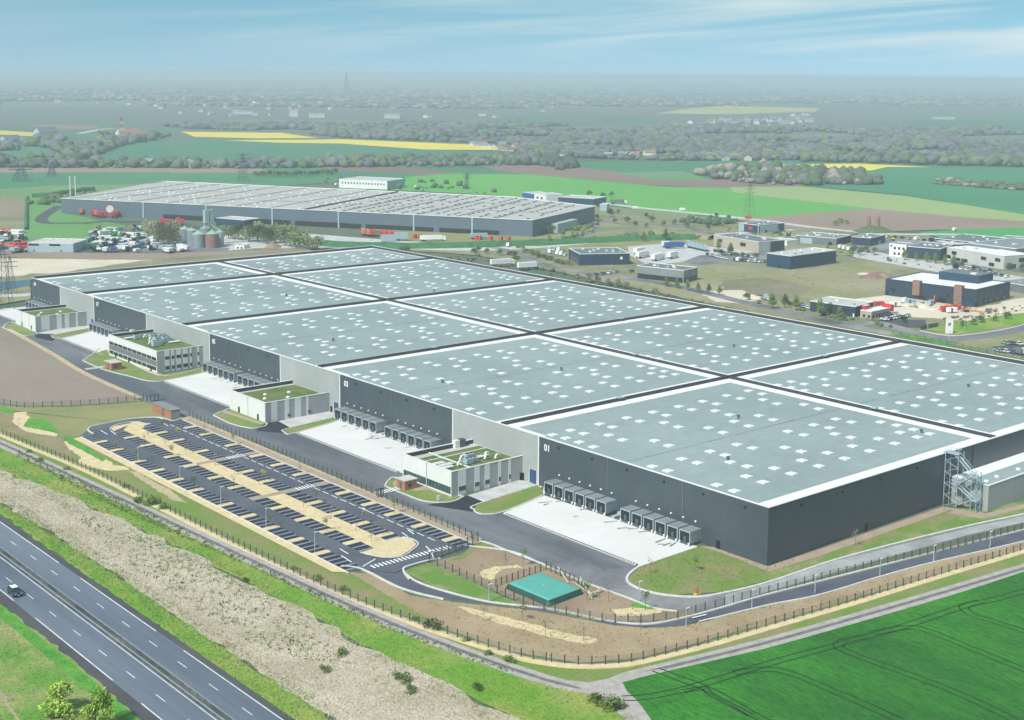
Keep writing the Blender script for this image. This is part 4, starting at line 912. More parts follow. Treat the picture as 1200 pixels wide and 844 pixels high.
big2 = proto('broadleaf_tree', 's', 'tree', 5, .15, clump(rg, 10, 1.8, 1.2, 4.0, 1.1, 1.0), LM('leaf_spring', 'leaf_spring2', 'leaf_spring2'), 190, .17, 22)
p = G(112, 858); put(big2, (p.x, p.y, 0), 'bright yellow-green tree cut by the bottom edge, closest to the motorway', scale=1.45)

# loose dead grass and weeds: uncountable, one object each
def tufts(name, poly, n, h, mats, seed, spread=.35):
    rg_ = np.random.default_rng(seed); P = [p.to_2d() for p in GP(poly)]
    xs = [p.x for p in P]; ys = [p.y for p in P]; V = []; F = []; MI = []; cnt = 0
    inside = pip(P)
    while cnt < n:
        x = rg_.uniform(min(xs), max(xs)); y = rg_.uniform(min(ys), max(ys))
        if not inside(x, y): continue
        cnt += 1; hh = h*rg_.uniform(.4, 1.3)
        for b in range(3):
            a = rg_.uniform(0, 6.28); dx, dy = math.cos(a), math.sin(a); ox, oy = rg_.uniform(-spread, spread, 2); w = hh*.28; lx, ly = rg_.uniform(-.5, .5, 2)*hh
            k = len(V); V += [(x+ox-dx*w, y+oy-dy*w, .15), (x+ox+dx*w, y+oy+dy*w, .15), (x+ox+lx, y+oy+ly, .15+hh)]; F.append((k, k+1, k+2)); MI.append(int(rg_.integers(len(mats))))
    me = bpy.data.meshes.new(name); me.from_pydata(V, [], F)
    for m in mats: me.materials.append(m)
    me.polygons.foreach_set('material_index', MI); o = bpy.data.objects.new(name, me); C.objects.link(o); tag(o, kind='stuff'); return o
def pip(P):
    P = [(p[0], p[1]) for p in P]
    def f(x, y):
        c = False; j = len(P)-1
        for i in range(len(P)):
            xi, yi = P[i]; xj, yj = P[j]
            if (yi > y) != (yj > y) and x < (xj-xi)*(y-yi)/(yj-yi)+xi: c = not c
            j = i
        return c
    return f
dead1, dead2, dead3 = mat('dead_stalk', (.56,.495,.39), .9, .1, .045, col2=(.26,.26,.10), thr=(.52,.64)), mat('dead_stalk_dark', (.32,.275,.20), .9, .1, .05, col2=(.16,.19,.06), thr=(.5,.62)), mat('dead_stalk_pale', (.68,.62,.52), .9, .1, .045, col2=(.34,.34,.16), thr=(.55,.68))
tufts('dry_grass', [(-80,522),(0,554),(100,594),(215,647),(330,707),(460,777),(650,872),(440,880),(370,830),(230,738),(110,656),(0,588),(-80,543)], 20000, .3, [dead1, dead1, dead3, dead2, dead3], 1)
tufts('dry_grass', [(-80,512),(0,545),(100,584),(215,636),(330,696),(460,765),(680,872),(420,890),(355,832),(220,748),(105,666),(0,598),(-80,555)], 2600, .34, [dead1, dead2, dead3], 41)
bl = [mat('edge_blade', (.11,.25,.03), .9, .2, 1), mat('edge_blade_dry', (.24,.26,.10), .9, .2, 1)]
tufts('verge_grass', [(-80,508),(0,543),(100,583),(215,637),(330,697),(460,769),(650,866),(620,872),(460,785),(330,716),(215,656),(100,603),(0,562),(-80,530)], 2600, .32, bl, 42)
tufts('verge_grass', [(-80,535),(0,578),(110,645),(230,727),(370,818),(440,868),(440,882),(370,836),(230,744),(110,662),(0,594),(-80,549)], 2200, .32, bl, 43)
tufts('verge_grass', [(190,620),(330,690),(330,720),(250,690),(180,650)], 500, .32, bl, 44)
tufts('verge_grass', [(20,590),(100,640),(130,655),(90,655),(20,610)], 300, .32, bl, 45)
tufts('weeds', [(60,585),(215,650),(330,710),(420,790),(300,760),(160,670)], 900, .5, [M_['leaf_mid'], M_['leaf_fresh']], 2)
tufts('weeds', [(-80,640),(0,712),(80,775),(170,860),(-80,900)], 5000, .28, [mat('weed_green', (.11,.27,.04), .9, .2, 1), mat('weed_dry', (.28,.29,.12), .9, .2, 1), M_['leaf_mid']], 3)
tufts('verge_grass', [(-80,545),(0,590),(110,658),(230,740),(370,832),(440,880),(400,890),(330,838),(200,742),(100,672),(0,600),(-80,548)], 5000, .3, [mat('verge_blade', (.10,.26,.03), .9, .2, 1), mat('verge_blade_dry', (.25,.27,.11), .9, .2, 1)], 4)
tufts('verge_grass', [(-80,492),(0,527),(130,587),(300,667),(450,736),(600,793),(720,824),(770,860),(640,858),(460,773),(330,703),(215,643),(100,590),(0,550),(-80,518)], 9000, .28, [bpy.data.materials['verge_blade'], bpy.data.materials['verge_blade_dry']], 5)
for i, q in enumerate([[(20,528),(300,662),(450,730),(600,787),(600,792),(450,737),(300,669),(120,590),(20,536)]]): tufts('weeds', q, 1500, .5, [M_['leaf_mid'], M_['leaf_brown'], M_['leaf_fresh']], 6)

for i, q in enumerate([[(500,712),(640,735),(705,750),(690,758),(600,738),(530,716)], [(560,662),(612,662),(580,682),(560,678)], [(712,712),(780,712),(780,724),(716,724)], [(10,480),(160,545),(160,556),(60,515),(10,506)]]): tufts('weeds', q, 60, .25, [M_['leaf_mid'], M_['leaf_brown'], M_['leaf_fresh']], 20+i)
tufts('weeds', [(560,634),(503,660),(547,679),(617,709),(690,727),(766,730),(795,724),(735,702),(640,665)], 500, .18, [M_['leaf_mid'], M_['leaf_brown']], 30)
tufts('weeds', [(440,672),(535,706),(640,718),(757,738),(960,698),(1200,637),(1200,643),(900,731),(680,777),(600,764)], 1600, .2, [M_['leaf_mid'], M_['leaf_brown'], M_['leaf_fresh']], 31)
tufts('weeds', [(738,680),(755,692),(845,694),(960,648),(860,650),(818,642),(750,665)], 900, .22, [M_['leaf_mid'], M_['leaf_fresh'], M_['leaf_brown']], 32)
# ------------------------------------------------------------------ fences
def fence(label, pts, step, h, px=True, mesh=True, post='fence_post', name='fence', pw=.09, cat='fence', z=.0):
    P = GP(pts) if px else [Vector((*p, 0)) for p in pts]; P = smooth_line(P, 5) if len(P) > 2 else P
    o_ = P[0]; t = thing(name, label, cat, (o_.x, o_.y, z))
    L_ = [0]
    for a, b in zip(P, P[1:]): L_.append(L_[-1]+(b-a).to_2d().length)
    n = int(L_[-1]/step); pos = []; j = 0
    for k in range(n+1):
        s = k*L_[-1]/n
        while j < len(L_)-2 and L_[j+1] < s: j += 1
        pos.append(P[j].lerp(P[j+1], (s-L_[j])/max(1e-6, L_[j+1]-L_[j]))-o_)
    p0 = MB().box(-pw, pw, -pw, pw, 0, h+.1, M_[post]).build('post', t); p0.location = (pos[0].x, pos[0].y, 0)
    order = sorted(pos[1:], key=lambda q: (q+o_-Vector(CAM)).length)
    for q in order[:99]:
        c = p0.copy(); C.objects.link(c); c.parent = t; c.location = (q.x, q.y, 0)
    if order[99:]:
        r_ = MB()
        for q in order[99:]: r_.box(q.x-pw, q.x+pw, q.y-pw, q.y+pw, 0, h+.1, M_[post])
        tag(r_.build('far_posts', t), kind='stuff')
    if mesh:
        m = MB()
        for a, b in zip(pos, pos[1:]): m.face([(a.x, a.y, .1), (b.x, b.y, .1), (b.x, b.y, h), (a.x, a.y, h)], M_['fence_mesh'])
        m.build('mesh_panel', t)
    return t
fence('long dark mesh fence on the cream gravel strip between the track and car park', [(-60,482),(0,509),(100,551),(200,601),(300,651),(400,698),(500,736),(600,768),(640,776)], 2.6, 1.9)
fence('dark mesh fence curving along the wheat field side of the site', [(646,777),(680,780),(720,779),(750,775),(820,758),(900,735),(1000,706),(1100,675),(1200,645),(1290,616)], 2.6, 1.9)
fence('dark mesh fence between the car park footpath and the service road', [(222,489),(330,533),(440,581),(560,635)], 2.5, 2.0)
fence('mesh fence crossing the grass at the edge of the bare field', [(-60,470),(0,474),(30,478),(80,476),(130,473),(168,468)], 3.0, 2.0)
fence('mesh fence along the lane edge below the green tank', [(503,660),(524,668),(547,679),(581,695),(617,709),(668,722),(715,730),(768,729),(794,726)], 2.6, 1.9)
fence('mesh fence dividing the pale upper road from the dark lower lane', [(794,726),(823,717),(845,712),(882,701),(942,686),(1020,666),(1124,641),(1200,621),(1290,599)], 2.6, 1.9)
fence('short mesh fence behind the green tank beside the service road', [(640,668),(660,677),(680,688),(688,696)], 1.6, 1.8)
fence('short mesh fence along the left back side of the green tank', [(581,688),(600,681),(628,672),(640,668)], 1.6, 1.8)
fence('short mesh fence at the car park corner beside the junction', [(503,659),(520,652),(540,645),(560,635)], 2.2, 2.4)
# guard rails of the motorway
for x, lb in ((-133.1, 'steel guard rail on the motorway median, the one nearer the warehouse'), (-134.5, 'steel guard rail on the motorway median, the one farther from the warehouse')):
    t = thing('guard_rail', lb, 'crash barrier', (x, -60, 0))
    MB().box(-.06, .06, 0, 330, .55, .85, M_['galv']).build('rail', t)
    p0 = MB().box(-.08, .08, -.06, .06, 0, .6, M_['steel_dark']).build('post', t); p0.location = (0, 20, 0)
    for k in range(1, 78):
        c = p0.copy(); C.objects.link(c); c.parent = t; c.location = (0, 20+k*3, 0)
# ------------------------------------------------------------------ lamp posts
def lamp(label, b, top, group=None, arm=True):
    p = G(*b); h = max(4, HZ(b, top)); t = thing('lamp_post', label, 'street lamp', (p.x, p.y, 0), 0, group)
    MB().lathe((0, 0, 0), [(.12, 0), (.08, h)], M_['steel'], 6).build('pole', t); MB().box(-.15, .9, -.13, .13, h, h+.1, M_['cap_white']).build('lamp_head', t)
    return t
for b, tp, lb in [((312,619),596,'tall grey lamp post in the outermost row of parking bays, second from the exit'),((369,647),624,'tall grey lamp post in the outermost parking row, nearest the exit'),((259,593),571,'tall grey lamp post midway along the outermost parking row'),((211,566),547,'tall grey lamp post along the outer row, past the middle'),((162,540),526,'tall grey lamp post in the outer row, nearest the lawn'),
   ((955,695),675,'lamp post on the lower lane, first beyond the bend'),((1031,675),659,'lamp post on the lower lane, second beyond the bend'),((1094,659),647,'lamp post on the lower lane, third beyond the bend'),((1160,642),630,'lamp post on the lower lane close to the right side of the view'),((804,735),717,'lamp post beside the two white dashes on the lane'),((881,713),697,'lamp post where the lane straightens along the fence'),((749,705),682,'lamp post on the outer kerb facing the rounded lawn'),
   ((573,706),690,'lamp post on the lane kerb below the green tank'),((1112,403),388,'lamp post on the green strip behind the warehouse'),((1130,388),370,'lamp post on the lawn beside the rear access road'),((1174,384),368,'lamp post on the lawn, farther along the rear access road')]: lamp(lb, b, tp)
# ------------------------------------------------------------------ small site buildings and kit
def brick_shed(label, x, y, w, l, h, rz=0, flat='roof_pale'):
    t = thing('brick_shed', label, 'shed', (x, y, 0), rz)
    MB().box(0, w, 0, l, 0, h, M_['brick']).build('wall', t); MB().box(-.25, w+.25, -.25, l+.25, h, h+.22, M_[flat]).build('roof', t)
    MB().box(-.04, 0, l*.4, l*.4+.9, 0, h-.5, M_['steel_dark']).build('door', t); MB().box(w*.3, w*.3+1, -.04, 0, .9, 1.8, M_['glass_dark']).build('window', t)
    return t
brick_shed('small brick hut with pale flat roof in front of the nearest office annex', -31.8, 99, 4, 3.8, 2.7)
brick_shed('small brick hut with white flat roof in front of the two storey annex', -30.4, 290, 4, 6, 2.8)
t = brick_shed('long brick gatehouse with grey slatted roof at the far end of the car park', -46, 209.2, 3.2, 14, 2.9, flat='roof_grey')
MB().box(.2, 3.0, -.06, 0, .1, 2.5, M_['galv']).build('shutter', t)
t = thing('turnstile_gate', 'dark full-height turnstile gate in the fence opposite the nearest office', 'gate', tuple(G(446, 583)))
MB().box(-.9, .9, -.1, .1, 2.3, 2.5, M_['black']).build('canopy', t)
for a in (-.85, 0, .85): MB().box(a-.09, a+.09, -.1, .1, 0, 2.3, M_['black']).build('post', t)
for k in range(6): MB().bar((-.8, 0, .3+k*.33), (0, .0, .3+k*.33), .04, M_['steel_dark']).build('bar', t)
t = thing('turnstile_gate', 'dark turnstile gate frame beside the brick gatehouse', 'gate', tuple(G(179, 471)))
MB().box(-2.2, 2.2, -1, 1, 2.4, 2.6, M_['steel_dark']).build('canopy', t)
for a in (-2.1, -.7, .7, 2.1): MB().box(a-.09, a+.09, -.1, .1, 0, 2.4, M_['black']).build('post', t)
# flexible water tank
c4 = [G(592, 690), G(643, 712), G(684, 696.5), G(632, 676)]
cen = sum(c4, Vector())/4; t = thing('water_tank', 'sea-green flexible water tank with puffed flat top and dark sides beside the service road', 'tank', tuple(cen))
bm = bmesh.new(); n = 24; gv = []
for i in range(n+1):
    row = []
    for j in range(n+1):
        u, v = i/n, j/n; p = (c4[0]*(1-u)*(1-v)+c4[1]*u*(1-v)+c4[2]*u*v+c4[3]*(1-u)*v)-cen
        e = min(u, 1-u, v, 1-v); q = min(1, e/.09); zz = 1.35*math.sqrt(max(0, 1-(1-q)**2))+.12*math.sin(math.pi*u)*math.sin(math.pi*v)
        row.append(bm.verts.new((p.x, p.y, .1+zz)))
    gv.append(row)
for i in range(n):
    for j in range(n):
        f = bm.faces.new((gv[i][j], gv[i+1][j], gv[i+1][j+1], gv[i][j+1])); f.smooth = True
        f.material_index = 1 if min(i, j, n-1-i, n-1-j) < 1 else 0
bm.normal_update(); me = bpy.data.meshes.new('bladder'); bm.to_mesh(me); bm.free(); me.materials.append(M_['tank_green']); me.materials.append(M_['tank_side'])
o = bpy.data.objects.new('bladder', me); C.objects.link(o); o.parent = t
if me.polygons[n*n//2].normal.z < 0: me.flip_normals()
MB().lathe((0, 0, 1.55), [(.3, 0), (.3, .15), (.1, .2)], M_['steel'], 10).build('valve', t)
t = thing('pipe_rack', 'pale pipes and struts leaning by the corner of the green tank', 'pipes', tuple(G(690, 697)))
o_ = G(690, 697)
for a, b, za, zb in [((688,697),(705,694),.3,.3),((690,703),(705,694),.3,1.2),((683,690),(694,703),1.4,.3),((654,672),(666,685),1.5,.4),((672,684),(690,697),.4,.4),((680,684),(695,700),1.4,.2)]:
    A, B = G(*a)-o_, G(*b)-o_; MB().bar((A.x, A.y, za), (B.x, B.y, zb), .13, M_['pipe_pale'], 6).build('pipe', t)
t = thing('fire_hydrant', 'yellow and red fire hydrant post on the kerb of the rounded lawn', 'hydrant', tuple(G(817, 697)))
MB().box(-.9, .9, -.25, .25, 0, .35, M_['yellow_paint']).build('base', t); MB().lathe((0, 0, .35), [(.2, 0), (.2, 1.1), (.1, 1.3)], M_['red'], 8).build('body', t)
t = thing('sign_board', 'small white sign board on the forecourt lawn of the nearest office', 'sign', tuple(G(514, 587)))
MB().box(-.5, .5, -.1, .1, .2, 1.5, M_['white']).build('panel', t); MB().box(-.3, .3, -.06, .06, 0, .2, M_['steel']).build('post', t)
for px, py, lb in [(545,599,'small white bollard beside the grass strip'),]: pass

# ------------------------------------------------------------------ vehicles
def frus(mb, a, b, m):
    """tapered box: a,b = (x0,x1,y0,y1,z)"""
    k = len(mb.v); mb.v += [(a[0], a[2], a[4]), (a[1], a[2], a[4]), (a[1], a[3], a[4]), (a[0], a[3], a[4]), (b[0], b[2], b[4]), (b[1], b[2], b[4]), (b[1], b[3], b[4]), (b[0], b[3], b[4])]
    for f in ((0, 1, 5, 4), (1, 2, 6, 5), (2, 3, 7, 6), (3, 0, 4, 7), (4, 5, 6, 7), (3, 2, 1, 0)): mb.f.append(tuple(k+i for i in f)); mb.m.append(mb.mi(m))
    return mb
def wheel(mb, x, y, z, r, w, m):
    k = len(mb.v); i_ = mb.mi(m); n = 10
    for s in (-w/2, w/2):
        for j in range(n): mb.v.append((x+r*math.cos(6.2832*j/n), y+s, z+r*math.sin(6.2832*j/n)))
    for j in range(n): mb.f.append((k+j, k+n+j, k+n+(j+1) % n, k+(j+1) % n)); mb.m.append(i_)
    mb.f.append(tuple(k+j for j in range(n))); mb.f.append(tuple(k+n+j for j in range(n))[::-1]); mb.m += [i_, i_]
# the car on the motorway, with its parts
t = thing('car', 'dark off-road car with white roof driving on the motorway', 'car', (-140.9, 91.6, ZL()), R(-90))
b = MB(); frus(b, (-2.2, 2.2, -.9, .9, .35), (-2.2, 2.15, -.92, .92, .95), M_['navy2']); frus(b, (-2.2, 2.15, -.92, .92, .95), (-2.15, 1.0, -.86, .86, 1.05), M_['navy2']); frus(b, (.9, 2.15, -.9, .9, .95), (.9, 2.05, -.8, .8, 1.12), M_['navy2']); b.build('body', t)
b = MB(); frus(b, (-2.12, 1.1, -.85, .85, 1.05), (-1.95, .55, -.72, .72, 1.62), M_['glass_dark']); b.build('window', t)
MB().box(-1.6, .3, -.62, .62, 1.62, 1.68, M_['white']).build('roof', t)
for y in (-.6, .6): MB().bar((-1.9, y, 1.76), (.4, y, 1.76), .03, M_['steel']).build('roof_rail', t)
for x in (-1.35, 1.4):
    for y in (-.85, .85): b = MB(); wheel(b, x, y, .36, .36, .24, M_['tyre']); b.build('wheel', t)
for y in (-.62, .62): MB().box(2.14, 2.2, y-.18, y+.18, .7, .88, M_['white']).build('headlight', t)
MB().box(2.15, 2.22, -.85, .85, .38, .6, M_['black']).build('bumper', t); MB().box(2.22, 2.24, -.26, .26, .42, .54, M_['white']).build('number_plate', t)
for y in (-.98, .98): MB().box(.75, .9, y-.1, y+.1, 1.0, 1.2, M_['black']).build('mirror', t)
def car_mb(m, van=False):
    b = MB()
    if van:
        frus(b, (-2.6, 2.6, -1, 1, .35), (-2.6, 2.5, -1, 1, 1.2), m); frus(b, (-2.6, 2.1, -1, 1, 1.2), (-2.55, 1.5, -.9, .9, 2.3), m); frus(b, (1.55, 2.2, -.92, .92, 1.25), (1.3, 1.56, -.85, .85, 2.1), M_['glass_dark'])
    else:
        frus(b, (-2.1, 2.1, -.88, .88, .3), (-2.05, 2.05, -.88, .88, .85), m); frus(b, (-1.8, 1.1, -.82, .82, .85), (-1.3, .35, -.66, .66, 1.36), M_['glass_dark']); frus(b, (-1.3, .35, -.66, .66, 1.36), (-1.25, .3, -.62, .62, 1.42), m)
    for x in (-1.35, 1.35):
        for y in (-.8, .8): wheel(b, x, y, .33, .33, .2, M_['tyre'])
    return b
car_src = {}
paints = {'white': 'white', 'silver': 'steel', 'black': 'black', 'blue': 'navy', 'red': 'red', 'grey': 'slate'}
def car_at(px, py, col, label, group, rz, van=False):
    key = (col, van); p = G(px, py)
    if key not in car_src:
        o = car_mb(M_[paints[col]], van).build('van' if van else 'parked_car'); car_src[key] = o
    else: o = car_src[key].copy(); C.objects.link(o)
    o.location = (p.x, p.y, ZL()); o.rotation_euler = (0, 0, rz); tag(o, label, 'van' if van else 'car', group); return o
LV[0] = 190; STEP[0] = .004
cols = ['white', 'silver', 'black', 'blue', 'white', 'grey', 'silver', 'white', 'grey', 'black']
def lot_of(pts, label, group, rz, vans=0, seed=1, colset=None):
    r_ = random.Random(seed)
    for i, (x, y) in enumerate(pts):
        c = r_.choice(colset or cols); v = r_.random() < vans
        car_at(x, y, c, '%s %s %s' % ({'blue': 'dark blue'}.get(c, c), 'van' if v else 'car', label), group, rz+r_.uniform(-.06, .06), v)
def line(x0, y0, x1, y1, n): return [(x0+(x1-x0)*i/(n-1), y0+(y1-y0)*i/(n-1)) for i in range(n)]
lot_of(line(1037,377,1062,372.5,9), 'in the front row of the yard beside the red-signed showroom', 'cars at the red-signed showroom', 1.9, 0, 2)
lot_of(line(1034,373,1048,370,5), 'parked along the beige wall of the red-signed showroom', 'cars beside the beige wall', 1.9, 0, 3)
lot_of(line(829,300,850,305,8), 'in the front rank of the yard before the beige hall', 'cars before the beige hall', .9, 0, 4)
lot_of(line(838,296,858,300,7), 'in the back rank of the yard before the beige hall', 'cars close to the beige hall', .9, 0, 5)
lot_of(line(862,307,895,309,9), 'on the road side below the beige hall', 'cars on the road below the beige hall', .2, .2, 6)
lot_of(line(860,300,880,303,6), 'at the foot of the beige hall wall', 'cars at the foot of the beige hall', .9, 0, 16)
lot_of(line(640,297,662,301,6)+line(644,294,660,296,4), 'in the small yard left of the dark teal hall', 'cars left of the dark teal hall', .6, .4, 7, ['white', 'white', 'silver', 'blue'])
lot_of(line(925,358,946,363,5)+line(897,352,904,354,3), 'behind the young trees beside the dark roadside hall', 'cars behind the young trees', .8, .3, 8)
lot_of(line(1112,310,1165,320,12), 'parked before the glazed grey hall', 'cars before the glazed grey hall', .7, .1, 9)
lot_of(line(1120,316,1180,326,10), 'along the kerb opposite the glazed grey hall', 'cars opposite the glazed grey hall', .2, .1, 10)
lot_of(line(917,276,931,279,6), 'beside the long dark hall with the white sign', 'cars by the long dark hall', .8, 0, 11)
lot_of(line(985,292,1000,296,4), 'in front of the dark hall with the glass lobby', 'cars by the glass lobby', .2, .5, 12, ['white'])
lot_of(line(1040,279,1100,285,8), 'on the lane between the hill and the halls', 'cars on the lane below the hill', .1, .1, 13)
lot_of(line(1178,405,1200,406,4)+line(1170,414,1200,417,5), 'on the small asphalt yard behind the warehouse', 'cars behind the warehouse', 1.2, .2, 14)
lot_of(line(1060,356,1090,359,4), 'on the sandy building site', 'vehicles on the building site', .3, .6, 15, ['white', 'silver'])
lot_of(line(690,325,715,322,4)+line(722,321,740,320,2), 'on the lane between the teal hall and the low grey hall', 'cars between the halls', .2, .2, 17)
lot_of([(595,290)], 'coming round the junction bend behind the warehouse', None, .8, 1, 18, ['white'])
lot_of([(745,246),(800,248)], 'on the country road beyond the meadow', 'vehicles on the country road', -.5, 1, 19, ['white'])
lot_of([(877,257.5)], 'on the country road beneath the pylon', None, -.5, 1, 20, ['red'])
lot_of([(1119,271.5)], 'alone on the edge of the green field', None, .1, 1, 23, ['white'])
lot_of(line(395,218,405,219.5,3), 'beside the white windowed offices far away', 'vehicles by the far offices', .3, 1, 21, ['white'])
lot_of(line(488,221,500,222,4), 'right of the far windowed offices', 'vans right of the far offices', .3, .6, 22, ['white', 'silver'])
# lorries and trailers
def lorry(label, px, py, rz, L_=13, box='white', cab=True, cabm='white', h=3.9, name='lorry', z=None):
    p = G(px, py); t = thing(name if cab else 'trailer', label, 'lorry' if cab else 'trailer', (p.x, p.y, ZL()), rz)
    MB().box(-L_, 0, -1.25, 1.25, 1.1, h, M_[box]).build('cargo_box', t); MB().box(-L_+.3, -.2, -.9, .9, .8, 1.08, M_['steel_dark']).build('chassis', t)
    for x in ([-L_+1.5, -L_+2.8] if not cab else [-L_+1.5, -L_+2.8, .8]):
        for y in (-1.05, 1.05): b = MB(); wheel(b, x, y, .5, .5, .3, M_['tyre']); b.build('wheel', t)
    if cab:
        b = MB(); frus(b, (.2, 2.4, -1.2, 1.2, .5), (.2, 2.3, -1.15, 1.15, 3.2), M_[cabm]); b.build('cab', t); MB().box(2.32, 2.4, -1, 1, 1.7, 2.6, M_['glass_dark']).build('windscreen', t)
    return t
for a in [('white lorry with long box parked just behind the warehouse', 598, 312, -.2, 13, 'white'), ('white box trailer standing just behind the warehouse', 628, 316, -.2, 12, 'white', False),
          ('white articulated lorry parked by the far hall docks', 518, 283.5, -.45, 15, 'white'), ('pale grey container behind the hedge near the far docks', 571, 281, -.45, 12, 'lblue', False), ('pale grey shed-like container left of the white lorry', 464, 286, -.45, 10, 'lblue', False, 'white', 5.5), ('second pale container with white roof left of the white lorry', 478, 283, -.45, 9, 'steel', False, 'white', 5.5),
          ('blue curtain-sided trailer in the yard right of the teal hall', 801, 292, -.5, 13, 'blue_paint', False), ('white lorry cab unit with box beside the blue trailer', 784, 291, -.6, 5, 'white'), ('long white lorry front of the yard right of the teal hall', 757, 302, .3, 12, 'white'), ('white lorry second in the yard right of the teal hall', 775, 305, .3, 12, 'white'), ('white short lorry third in the yard right of the teal hall', 791, 303, .3, 9, 'white'), ('white box lorry behind the others in the teal hall yard', 752, 298, .3, 9, 'white'),
          ('dark lorry on the country road behind the far hall', 731, 240, -.5, 12, 'slate')]: lorry(*a)
for i, (x, y) in enumerate(line(806,290,824,294,5)): lorry('pale blue box trailer in the diagonal rank before the beige hall', x, y, .9, 9, 'lblue', False)['group'] = 'pale blue trailers before the beige hall'
redg = [(108,252.5),(112,253.5),(116,254.5),(121,254),(126,254),(131,254.5),(136,253.5)]
for x, y in redg: lorry('red trailer in the tight row by the round white sign', x, y, 1.2, 9, 'red' if x != 112 else 'orange', False)['group'] = 'red trailers by the round sign'
for x, y, c in [(80,246,'red'),(84,247.5,'white'),(95,251,'orange'),(190,263,'red'),(196,264,'red'),(208,262,'red'),(213,264,'red')]: lorry('%s trailer parked against the long dark wall of the far hall' % c, x, y, 1.2, 8, c, False)['group'] = 'trailers along the far hall'
for x, y, c in [(425,275,'orange'),(431,276,'orange'),(437,276,'red'),(447,277,'red'),(453,277,'red'),(459,278,'red')]: lorry('%s trailer docked in the middle of the far hall' % c, x, y, 1.0, 10, c, False)['group'] = 'trailers docked mid-way along the far hall'
for x in (486, 492, 507, 514, 558, 562, 575, 587, 596): 
    p = G(x, 280.0+(x-486)*.03); t = thing('dock_door_box', 'small red loading door box at the foot of the far hall', 'loading dock', (p.x, p.y, 0), R(30), 'red loading docks of the far hall')
    MB().box(-1.3, 1.3, -1, 1, 0, 3.2, M_['red']).build('hood', t); MB().box(-1, 1, -1.05, -1, .3, 2.8, M_['black']).build('door', t)
# farm machines of the dealer on the left
def machine(kind):
    b = MB(); m = M_[kind]
    frus(b, (-.2, 2.2, -.6, .6, 1.0), (-.2, 2.0, -.5, .5, 1.9), m); frus(b, (-1.9, -.2, -.9, .9, 1.0), (-1.7, -.4, -.8, .8, 3.0), M_['glass_dark']); b.box(-1.9, -.2, -.95, .95, 3.0, 3.15, M_['white'] if kind != 'white' else M_['slate'])
    for y in (-1, 1): wheel(b, -1.1, y, .95, .95, .5, M_['tyre']); wheel(b, 1.5, y*.9, .6, .6, .35, M_['tyre'])
    return b
def trailer_mesh(kind):
    b = MB(); frus(b, (-2.5, 2.5, -1.1, 1.1, .9), (-2.7, 2.7, -1.25, 1.25, 2.4), M_[kind]); wheel(b, -.5, -1, .5, .5, .3, M_['tyre']); wheel(b, -.5, 1, .5, .5, .3, M_['tyre']); b.bar((2.5, 0, .8), (4, 0, .6), .1, M_['steel_dark']); return b
ms = {}
r_ = random.Random(11)
def farm(px, py, k, tr, grp):
    key = (k, tr)
    if key not in ms: o = (trailer_mesh(k) if tr else machine(k)).build('farm_trailer' if tr else 'tractor'); ms[key] = o
    else: o = ms[key].copy(); C.objects.link(o)
    p = G(px, py); o.location = (p.x, p.y, ZL()); o.rotation_euler = (0, 0, r_.uniform(0, 6.28)); s = r_.uniform(.9, 1.5); o.scale = (s,)*3
    cn = {'white': 'white', 'blue_paint': 'blue', 'green_paint': 'green', 'red': 'red', 'orange': 'orange', 'lblue': 'pale grey'}[k]
    tag(o, '%s %s crowded into the dealer yard %s' % (cn, 'farm trailer' if tr else 'tractor', grp), 'trailer' if tr else 'tractor', 'farm machines '+grp)
ins = pip([(100,281),(112,273),(165,270),(172,276),(184,288),(180,297),(106,298)])
n = 0
while n < 105:
    x, y = r_.uniform(100, 186), r_.uniform(270, 298)
    if ins(x, y): farm(x, y, r_.choice(['white']*6+['blue_paint']*2+['lblue', 'lblue', 'green_paint']), r_.random() < .6, 'right of the pale shed'); n += 1
for k in range(26): farm(r_.uniform(-5, 30), r_.uniform(274, 299), r_.choice(['white', 'white', 'red', 'orange', 'lblue']), r_.random() < .5, 'left of the pale shed')
for k in range(12): farm(r_.uniform(14, 31), r_.uniform(289, 297), 'red', True, 'left of the pale shed')
for k in range(8): farm(r_.uniform(190, 215), r_.uniform(293, 299), r_.choice(['white', 'lblue', 'green_paint']), True, 'near the silos')
